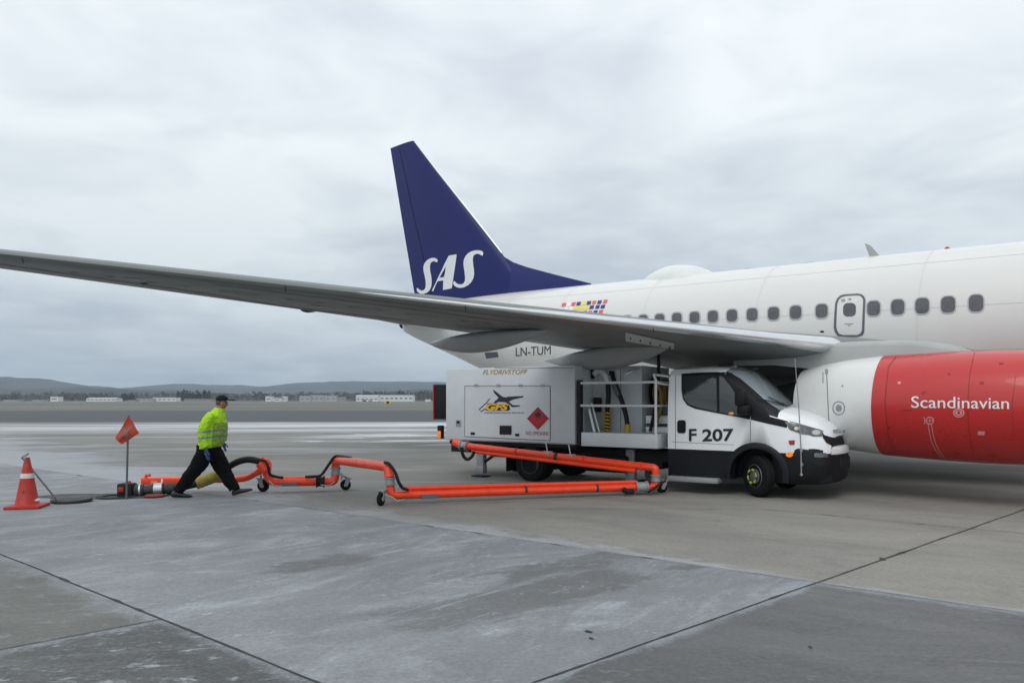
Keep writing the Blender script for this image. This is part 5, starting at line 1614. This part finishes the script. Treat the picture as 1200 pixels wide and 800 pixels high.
prism(bm, [Vector((.135, -.10, .13)), Vector((.20, -.12, .165)), Vector((.225, -.12, .15)), Vector((.21, -.12, .125)), Vector((.17, -.11, .115))], (0, .008, 0)); link('torn_sticker', bm, 'conewhite', cone)
bm = bmn(); rr = cr(.28) + .004
prism(bm, [Vector((-.07, -math.sqrt(rr ** 2 - .07 ** 2) - .006, .215)), Vector((-.005, -rr - .004 + .016, .315)), Vector((.035, -rr - .0 + .004, .255)), Vector((-.01, -rr - .006, .25))], (0, .004, 0)); link('dark_scuff', bm, 'dullred', cone)

fb = G(148.2, 585)
flag = empty('warning_flag', Matrix.Translation((fb.x, fb.y, 0)))
tag(flag, 'red diamond flag with a faded grey cross on a steel pole', 'flag')
bm = bmn(); tube(bm, [G(148.2, 585), P(149.6, 520, fb.y), P(151, 486.5, fb.y)], .017, 10); link('pole', bm, 'ringgrey', flag, world=True)
fq = [P(150.7, 486.8, fb.y - .03), P(163.5, 507.3, fb.y - .03), P(142.7, 520.7, fb.y - .03), P(135.2, 512.7, fb.y - .03)]
def cloth(u, v):
    p = (fq[0] * (1 - u) * (1 - v) + fq[1] * u * (1 - v) + fq[2] * u * v + fq[3] * (1 - u) * v)
    return p + Vector((0, .035 * math.sin(5 * u + 3 * v) * (u * (1 - u) + v * (1 - v)) * 2 - .01, 0))
def patch(u0, u1, v0, v1, off, n=10):
    bm = bmn(); gr = [[[bm.verts.new(cloth(u0 + (u1 - u0) * i / n, v0 + (v1 - v0) * j / n) + Vector((0, o_, 0))) for j in range(n + 1)] for i in range(n + 1)] for o_ in (off, off + .006)]
    for i in range(n):
        for j in range(n):
            for g in gr: bm.faces.new((g[i][j], g[i + 1][j], g[i + 1][j + 1], g[i][j + 1]))
    for i in range(n):
        for e0, e1 in (((i, 0), (i + 1, 0)), ((i, n), (i + 1, n)), ((0, i), (0, i + 1)), ((n, i), (n, i + 1))):
            bm.faces.new((gr[0][e0[0]][e0[1]], gr[0][e1[0]][e1[1]], gr[1][e1[0]][e1[1]], gr[1][e0[0]][e0[1]]))
    return fixn(bm)
link('cloth', patch(0, 1, 0, 1, 0), 'flagred', flag, world=True)
link('grey_stripe', patch(.40, .60, .06, .94, -.009), 'flaggrey', flag, world=True)
link('grey_stripe', patch(.06, .94, .40, .60, -.012), 'flaggrey', flag, world=True)

# ------------------------------------------------------------------ person
PY = 13.6
pr = Vector(((247 - 600) / F * PY, PY, 0))
man = empty('person', Matrix.Translation(pr))
tag(man, 'person in a yellow hi-vis jacket, black trousers and black cap striding towards the truck', 'person')
def J(cx, cy, y=0.0): return Vector(((cx - 326) * .002712 * PY / 14, y, 1.70 - (cy - 108.6) * .002712 * PY / 14))
def skin(name, verts, edges, m, root=0, lev=2, parent=man, mats=None):
    me = bpy.data.meshes.new(name)
    me.from_pydata([v[0] for v in verts], edges, [])
    o = bpy.data.objects.new(name, me); COL.objects.link(o)
    sk = o.modifiers.new('skin', 'SKIN'); sk.use_smooth_shade = True; sk.branch_smoothing = .6
    for i, v in enumerate(verts):
        r = v[1] if isinstance(v[1], tuple) else (v[1], v[1])
        me.skin_vertices[0].data[i].radius = r
        me.skin_vertices[0].data[i].use_root = (i == root)
    sb = o.modifiers.new('sub', 'SUBSURF'); sb.levels = lev; sb.render_levels = lev
    bpy.context.view_layer.update()
    ev = bpy.data.meshes.new_from_object(o.evaluated_get(bpy.context.evaluated_depsgraph_get()))
    bpy.data.objects.remove(o); bpy.data.meshes.remove(me)
    bm = bmn(); bm.from_mesh(ev); bpy.data.meshes.remove(ev)
    return link(name, bm, m, parent, angle=180) if name else bm
# the body: one figure
V = [(J(318, 440), (.13, .12)), (J(325, 370), .125), (J(345, 270), .135), (J(366, 195), .10), (J(382, 168), .060), (J(397, 148), (.092, .082)), (J(405, 118), (.108, .098)), (J(407, 98), .08),
     (J(350, 205, -.16), .06), (J(312, 320, -.255), .045), (J(332, 405, -.265), .032), (J(336, 425, -.27), .03),
     (J(352, 205, .16), .06), (J(366, 318, .24), .045), (J(376, 385, .22), .032), (J(377, 400, .22), .03),
     (J(305, 455, -.09), .09), (J(212, 596, -.10), .06), (J(128, 716, -.11), .035), (J(150, 738, -.11), .022),
     (J(335, 455, .09), .09), (J(405, 592, .10), .06), (J(474, 716, .11), .035), (J(500, 730, .11), .022), (J(434, 138), .026), (J(439, 147), .016)]
Ed = [(0, 1), (1, 2), (2, 3), (3, 4), (4, 5), (5, 6), (6, 7), (3, 8), (8, 9), (9, 10), (10, 11), (3, 12), (12, 13), (13, 14), (14, 15), (0, 16), (16, 17), (17, 18), (18, 19), (0, 20), (20, 21), (21, 22), (22, 23), (5, 24), (24, 25)]
body = skin('body', V, Ed, 'skin')
# jacket with two reflective bands
def jacket_material():
    k = NB('hi_vis_jacket', 0.7)
    tcn = k.t.nodes.new('ShaderNodeTexCoord').outputs['Object']
    sx = k.t.nodes.new('ShaderNodeSeparateXYZ'); k.t.links.new(tcn, sx.inputs[0])
    hgt = k.math('SUBTRACT', sx.outputs[2], k.math('MULTIPLY', sx.outputs[0], 0.10))
    c = (0.50, 0.90, 0.018)
    for z0 in (1.030, 1.135):
        a = k.math('MULTIPLY', k.math('GREATER_THAN', hgt, z0), k.math('LESS_THAN', hgt, z0 + .038))
        c = k.mix(a, c, (0.36, 0.38, 0.39))
    dark = k.math('MULTIPLY', k.math('GREATER_THAN', k.math('ADD', sx.outputs[0], k.math('MULTIPLY', sx.outputs[2], -0.10)), 0.0), k.math('LESS_THAN', sx.outputs[2], 1.31))  # darker lower front panel, deepened to paint shading into the jacket colour
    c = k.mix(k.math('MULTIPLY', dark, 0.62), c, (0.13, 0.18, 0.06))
    n = k.noise(tcn, 11, 4, 0.6)
    return k.done(c, n, 1.0, 0.09)
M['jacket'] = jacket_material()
def fuse(name, bm, m, voxel=.013, sm=4, folds=0.0, fs=9.0):
    """grow overlapping forms into one smooth skin"""
    me = bpy.data.meshes.new(name); bm.to_mesh(me); bm.free()
    o = bpy.data.objects.new(name, me); COL.objects.link(o)
    rm = o.modifiers.new('remesh', 'REMESH'); rm.mode = 'VOXEL'; rm.voxel_size = voxel
    sm_ = o.modifiers.new('smooth', 'SMOOTH'); sm_.iterations = sm; sm_.factor = .5
    bpy.context.view_layer.update()
    ev = bpy.data.meshes.new_from_object(o.evaluated_get(bpy.context.evaluated_depsgraph_get()))
    bpy.data.objects.remove(o); bpy.data.meshes.remove(me)
    b = bmn(); b.from_mesh(ev); bpy.data.meshes.remove(ev)
    if folds:
        b.normal_update()
        for v in b.verts:
            q = Vector((v.co.x * fs, v.co.y * fs * .7, v.co.z * fs * 1.5))
            v.co += v.normal * folds * (mnoise.noise(q) + .5 * mnoise.noise(q * 2.1))
    return link(name, b, m, man, angle=180)
def spine(bm, pts, n=20):
    """elliptic rings: (cx, cy, y, half depth, half width, tilt)"""
    rings = []
    cs = [(J(p[0], p[1], p[2]), p[3], p[4], p[5]) for p in pts]
    for c, hx, hy, tl in cs:
        rings.append([c + Vector((hx * math.cos(2 * PI * k / n), hy * math.sin(2 * PI * k / n), tl * math.cos(2 * PI * k / n))) for k in range(n)])
    ringloft(bm, rings)
def limb(bm, pts, n=14):
    P_ = [J(*p[:3]) for p in pts]
    cc = catmull(P_, 4); rr = []
    for i in range(len(pts) - 1):
        for k in range(4): rr.append(pts[i][3] + (pts[i + 1][3] - pts[i][3]) * k / 4)
    rr.append(pts[-1][3])
    tube(bm, cc, rr, n)
bm = bmn()
spine(bm, [(388, 158, 0, .078, .078, -.01), (382, 174, 0, .098, .11, -.02), (374, 192, 0, .122, .180, -.03), (364, 220, 0, .155, .215, -.03), (354, 262, 0, .190, .225, -.02), (346, 310, 0, .212, .230, -.01),
           (338, 360, 0, .218, .230, 0.0), (326, 402, 0, .212, .226, .015), (318, 428, 0, .205, .220, .03)])
limb(bm, [(360, 206, -.17, .088), (336, 252, -.255, .090), (312, 318, -.285, .086), (318, 372, -.285, .078), (332, 418, -.275, .070)])
limb(bm, [(352, 205, .18, .095), (368, 262, .255, .09), (368, 325, .262, .08), (376, 385, .232, .064)])
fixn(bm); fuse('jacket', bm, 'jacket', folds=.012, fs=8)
bm = bmn()
spine(bm, [(312, 405, 0, .205, .205, 0), (312, 440, 0, .212, .205, 0), (314, 480, 0, .200, .195, 0), (316, 515, 0, .15, .16, 0)])
limb(bm, [(296, 460, -.09, .150), (262, 535, -.10, .142), (212, 600, -.11, .118), (166, 660, -.11, .104), (130, 704, -.11, .094), (125, 712, -.11, .082)])
limb(bm, [(338, 460, .09, .150), (372, 535, .10, .145), (408, 600, .11, .122), (444, 665, .11, .106), (470, 702, .11, .094), (474, 710, .11, .082)])
fixn(bm); fuse('trousers', bm, 'trouser', folds=.014, fs=7)
def shoe(heel, toe, y, name='shoe'):
    h, t = J(*heel, y), J(*toe, y)
    d = t - h; L = d.length; d.normalize(); u = Vector((-d.z, 0, d.x))
    bm = bmn(); rings = []
    for f, top, bot, wd in ((0, .055, .012, .032), (.05, .095, .0, .046), (.25, .115, .0, .050), (.42, .095, .0, .050), (.62, .072, .0, .056), (.82, .058, .0, .052), (.95, .042, .004, .036), (1.0, .028, .012, .02)):
        c = h + d * L * f
        rings.append([c + u * (bot + (top - bot) * .5 * (1 + math.sin(a))) + Vector((0, wd * math.cos(a), 0)) for a in [2 * PI * k / 14 for k in range(14)]])
    ringloft(bm, rings); fixn(bm); link(name, bm, 'shoe', man, angle=50)
shoe((80, 750), (218, 752), -.11)
shoe((458, 752), (594, 716), .11)
# gloved hand: palm, four fingers, thumb
def hand(cx, cy, y, s, sc_=1.0, m='glove'):
    w_ = J(cx, cy, y)
    V = [(w_, .034), (w_ + Vector((.008, 0, -.045)), (.028, .040)), (w_ + Vector((.014, 0, -.085)), (.024, .042))]
    Ed = [(0, 1), (1, 2)]
    for i, (off, L) in enumerate(((-.030, .070), (-.010, .080), (.010, .076), (.030, .060))):
        b = len(V)
        p = w_ + Vector((.018, off, -.10))
        V += [(p, .0105), (p + Vector((.010, 0, -L * .5)), .0100), (p + Vector((.030, 0, -L * .9)), .0085)]
        Ed += [(2, b), (b, b + 1), (b + 1, b + 2)]
    b = len(V); p = w_ + Vector((.030, -.028 * s, -.045))
    V += [(p, .013), (p + Vector((.026, -.004 * s, -.028)), .0115), (p + Vector((.036, 0, -.055)), .0095)]
    Ed += [(1, b), (b, b + 1), (b + 1, b + 2)]
    V = [(w_ + (v[0] - w_) * sc_, (tuple(q * sc_ for q in v[1]) if isinstance(v[1], tuple) else v[1] * sc_)) for v in V]
    skin('glove', V, Ed, m)
hand(336, 420, -.29, 1, 1.3)
hand(378, 392, .232, -1, 1.0)
# cap, hair, ear, eye
hd = J(404, 112)
bm = bmn()
rings = []
for k in range(8):
    a = R(90) * k / 7
    rings.append([hd + Vector((.112 * math.cos(a) * math.cos(2 * PI * j / 24) - .006, .098 * math.cos(a) * math.sin(2 * PI * j / 24), .012 + .095 * math.sin(a) - .12 * .0)) for j in range(24)])
ringloft(bm, rings); fixn(bm); capo = link('cap', bm, 'capblack', man)
bm = bmn(); a_, b_ = [], []
for k in range(13):
    t = R(-62 + 124 * k / 12)
    a_.append(hd + Vector((.100 * math.cos(t), .098 * math.sin(t), .014)))
    b_.append(hd + Vector((.100 * math.cos(t) + .125 * math.cos(t * .8), .092 * math.sin(t), .014 - .012 * math.cos(t) + .006)))
top = [a_, b_]
vt = [[bm.verts.new(p + Vector((0, 0, dz))) for p in a_ + list(reversed(b_))] for dz in (-.004, .014)]
bm.faces.new(vt[0]); bm.faces.new(list(reversed(vt[1])))
for i in range(26): bm.faces.new((vt[0][i], vt[0][(i + 1) % 26], vt[1][(i + 1) % 26], vt[1][i]))
fixn(bm); link('peak', bm, 'capblack', capo)
bm = bmn(); bmesh.ops.create_uvsphere(bm, u_segments=18, v_segments=12, radius=1); bmesh.ops.scale(bm, vec=(.088, .090, .078), verts=bm.verts[:]); bmesh.ops.translate(bm, vec=hd + Vector((-.028, 0, -.030)), verts=bm.verts[:]); link('hair', bm, 'hair', man)
for s in (-1, 1):
    bm = bmn(); bmesh.ops.create_uvsphere(bm, u_segments=10, v_segments=8, radius=1); bmesh.ops.scale(bm, vec=(.020, .012, .032), verts=bm.verts[:]); bmesh.ops.translate(bm, vec=hd + Vector((.022, s * .088, -.048)), verts=bm.verts[:]); link('ear', bm, 'skin', man)
    bm = bmn(); bmesh.ops.create_uvsphere(bm, u_segments=8, v_segments=6, radius=.011); bmesh.ops.translate(bm, vec=hd + Vector((.080, s * .034, -.030)), verts=bm.verts[:]); link('eye', bm, 'hair', man)
bm = bmn(); tube(bm, [J(420, 460, -.12), J(418, 440, -.12)], .018, 8); link('belt_pouch', bm, 'capblack', man)

# ------------------------------------------------------------------ across the airfield
M['wallwhite'] = mat('far_wall_white', (0.72, 0.73, 0.72), 0.7, var=0.1, vscale=.1)
M['walltan'] = mat('far_wall_tan', (0.34, 0.31, 0.26), 0.7, var=0.1, vscale=.1)
M['wallgrey'] = mat('far_wall_grey', (0.42, 0.43, 0.44), 0.7, var=0.1, vscale=.1)
M['roofdark'] = mat('far_roof_dark', (0.14, 0.14, 0.15), 0.7)
M['roofpale'] = mat('far_roof_pale', (0.42, 0.43, 0.45), 0.7)
M['winfar'] = mat('far_window', (0.20, 0.21, 0.22), 0.2)
def building(px0, px1, ptop, D, wall, roof, label, name='warehouse', pitched=False, cat='building', windows=True):
    x0, x1 = (px0 - 600) / F * D, (px1 - 600) / F * D
    h = CAMH + (H0 - ptop) / F * D
    wd, dp = x1 - x0, max(14, (x1 - x0) * .5)
    e_ = empty(name, Matrix.Translation(((x0 + x1) / 2, D + dp / 2, 0)))
    tag(e_, label, cat, 'buildings on the far side of the airfield')
    hw = h * (.74 if pitched else .93)
    bm = bmn(); box(bm, (0, 0, hw / 2), (wd, dp, hw)); link('wall', bm, wall, e_)
    bm = bmn()
    if pitched: prism(bm, [Vector((-wd / 2 - .3, -dp / 2 - .4, hw)), Vector((-wd / 2 - .3, dp / 2 + .4, hw)), Vector((-wd / 2 - .3, 0, h))], (wd + .6, 0, 0))
    else: box(bm, (0, 0, hw + (h - hw) / 2), (wd + .6, dp + .6, h - hw))
    link('roof', bm, roof, e_)
    if windows:
        nw = max(1, min(7, int(wd / 6)))
        for i in range(nw):
            bm = bmn(); box(bm, (-wd / 2 + wd * (i + .5) / nw, -dp / 2 - .02, hw * .5), (wd / nw * .62, .12, hw * .22)); link('window', bm, 'winfar', e_)
BL = [(4, 20, 468.0, 1150, 'wallgrey', 'roofdark', 'low grey shed at the far left edge of the field'),
      (38, 50, 468.2, 1150, 'wallgrey', 'roofpale', 'low pale shed left of the tall white block'),
      (59, 68, 464.3, 1200, 'wallwhite', 'roofpale', 'small tall white block among the far trees'),
      (101, 135, 465.6, 1150, 'wallwhite', 'roofpale', 'long low white hall behind the warning flag'),
      (160, 178, 467.0, 1150, 'wallgrey', 'roofpale', 'grey hall beside the grove left of the person'),
      (179, 206, 465.4, 1180, 'wallwhite', 'roofpale', 'wide white hall left of the dark fir grove'),
      (216, 248, 467.0, 1150, 'walltan', 'roofdark', 'long tan building beneath the dark fir grove'),
      (311, 318, 463.8, 1180, 'wallwhite', 'roofpale', 'bright white cube right of the person'),
      (320, 329, 465.0, 1150, 'wallwhite', 'roofdark', 'white shed with a dark pitched roof, between two white blocks'),
      (330.5, 334.5, 463.9, 1180, 'wallwhite', 'roofpale', 'narrow white tower block'),
      (351, 363, 463.6, 1250, 'wallgrey', 'roofpale', 'grey terminal block, first from the narrow white tower'),
      (364, 379, 462.8, 1300, 'wallgrey', 'roofpale', 'tallest grey block of the terminal row'),
      (381, 394, 463.2, 1250, 'wallgrey', 'roofpale', 'pale block of the terminal row, third from the tower'),
      (395, 404, 464.6, 1220, 'walltan', 'roofdark', 'small tan block ending the terminal row'),
      (417, 443, 462.6, 1150, 'wallwhite', 'roofpale', 'white hangar left of the largest hangar'),
      (445, 484, 462.4, 1180, 'wallwhite', 'roofpale', 'largest white hangar above the yellow sign')]
for i, b in enumerate(BL): building(*b, pitched=(i in (8, 3, 14)), name='hangar' if i > 13 else 'warehouse' if i < 10 else 'terminal_block')
building(150, 158, 468.2, 1120, 'walltan', 'roofdark', 'tiny tan hut between the white hall and the grey hall', name='hut', windows=False)
building(498, 504, 467.6, 1120, 'wallwhite', 'roofpale', 'small white hut left of the truck rear', name='hut', windows=False)
# yellow taxiway sign
D = 262
sx_ = (454.5 - 600) / F * D
sg = empty('taxiway_sign', Matrix.Translation((sx_, D, 0))); tag(sg, 'yellow taxiway sign with a dark centre standing in the grass', 'sign')
M['signyel'] = mat('sign_yellow', (0.62, 0.47, 0.04), 0.5)
bm = bmn(); box(bm, (0, 0, .95), (2.1, .2, 1.2), bev=.03); link('board', bm, 'signyel', sg)
bm = bmn(); box(bm, (0, -.11, .98), (.95, .03, .8)); link('dark_panel', bm, 'text', sg)
bm = bmn()
for x in (-.8, .8): box(bm, (x, 0, .18), (.08, .08, .36))
link('post', bm, 'steel', sg)
# far parked vans under the hangars
for i, (px, lb) in enumerate(((427, 'dark van parked before the white hangar'), (434, 'grey van parked right of the dark van'))):
    D = 1100; v = empty('parked_van', Matrix.Translation(((px - 600) / F * D, D, 0))); tag(v, lb, 'van', 'vans parked at the hangars')
    bm = bmn(); box(bm, (0, 0, 1.35), (5.2, 2, 2.0), bev=.2); link('body', bm, 'steel' if i else 'dark', v)
    bm = bmn()
    for x in (-1.6, 1.6): cyl(bm, (x, -1.02, .38), (x, 1.02, .38), .38, 10)
    link('wheels', bm, 'rubber', v)

# woods on the far side: one mass of bare crowns with darker firs
def wood():
    bm = bmn(); rnd = random.Random(5)
    def spray(x, y, h, wd, conif, mi):
        n = int(46)
        for _ in range(n):
            t = rnd.random() ** (.8 if conif else .6)
            z = h * (.12 + .88 * t)
            rad = wd * ((1.05 - t) if conif else math.sin(PI * min(1, .18 + .8 * t)) ** .7)
            a = rnd.random() * 2 * PI; rr = rad * math.sqrt(rnd.random())
            c = Vector((x + rr * math.cos(a), y + rr * math.sin(a), z))
            s = h * (.05 + .09 * rnd.random())
            q = [c + Vector((rnd.uniform(-1, 1), rnd.uniform(-1, 1), rnd.uniform(-1, 1.2))) * s for _ in range(3)]
            f = bm.faces.new([bm.verts.new(p) for p in q]); f.material_index = mi
    def run(px0, px1, D0, D1, h0, h1, n, conif):
        for _ in range(n):
            D = rnd.uniform(D0, D1); px = rnd.uniform(px0, px1)
            h = rnd.uniform(h0, h1)
            spray((px - 600) / F * D, D, h, h * (.24 if conif else .42), conif, 1 if conif else 0)
    run(-160, 540, 1320, 1700, 9, 17, 900, False)
    run(70, 125, 1300, 1400, 9, 15, 70, False)
    run(205, 246, 1260, 1330, 11, 18.5, 80, True)
    run(141, 157, 1260, 1300, 8, 12.5, 34, True)
    run(275, 345, 1300, 1400, 9, 13, 60, False)
    run(425, 540, 1450, 1600, 12, 21, 120, True)
    run(-160, 20, 1300, 1400, 6, 12, 90, True)
    run(540, 1300, 1400, 1700, 8, 18, 260, True)
    return bm
M['bare'] = mat('bare_crowns', (0.105, 0.094, 0.080), 0.95, var=0.4, vscale=.05)
M['fir'] = mat('fir_green', (0.030, 0.040, 0.032), 0.95, var=0.4, vscale=.05)
tag(link('woods', wood(), ['bare', 'fir'], smooth=False), 'line of bare trees and dark firs along the far side of the airfield', 'woods', None, 'stuff')

# ------------------------------------------------------------------ air: pale haze between here and the hills
bm = bmn(); box(bm, (0, 3750, 224), (18200, 7700, 450))
hz = bpy.data.materials.new('haze'); hz.use_nodes = True
t = hz.node_tree; t.nodes.clear()
vn = t.nodes.new('ShaderNodeVolumePrincipled'); on = t.nodes.new('ShaderNodeOutputMaterial')
vn.inputs['Color'].default_value = (0.72, 0.85, 1.0, 1)
vn.inputs['Density'].default_value = 0.000115
t.links.new(vn.outputs[0], on.inputs['Volume'])
tag(link('haze', bm, hz, smooth=False), None, None, None, 'stuff')

for nm in ('cowl_seam', 'linkage', 'latch', 'axles', 'slat_joint', 'panel_marks', 'handle_marking', 'lock_marking', 'hoist_marking', 'brace_rod', 'hanger', 'roof_marker', 'wiper', 'valve', 'door_seam', 'cabinet_seam', 'skin_joints',
           'corner_trim', 'aileron_seam', 'wing_skin_seam', 'lamp', 'coupler_ring', 'red_knob', 'air_tank', 'post', 'company_logo', 'flame_symbol', 'cowl_latch', 'placard', 'hinge', 'flange', 'label_band'):
    for o in [o for o in list(bpy.data.objects) if o.name.split('.')[0] == nm and o.type == 'MESH']: islands(o)
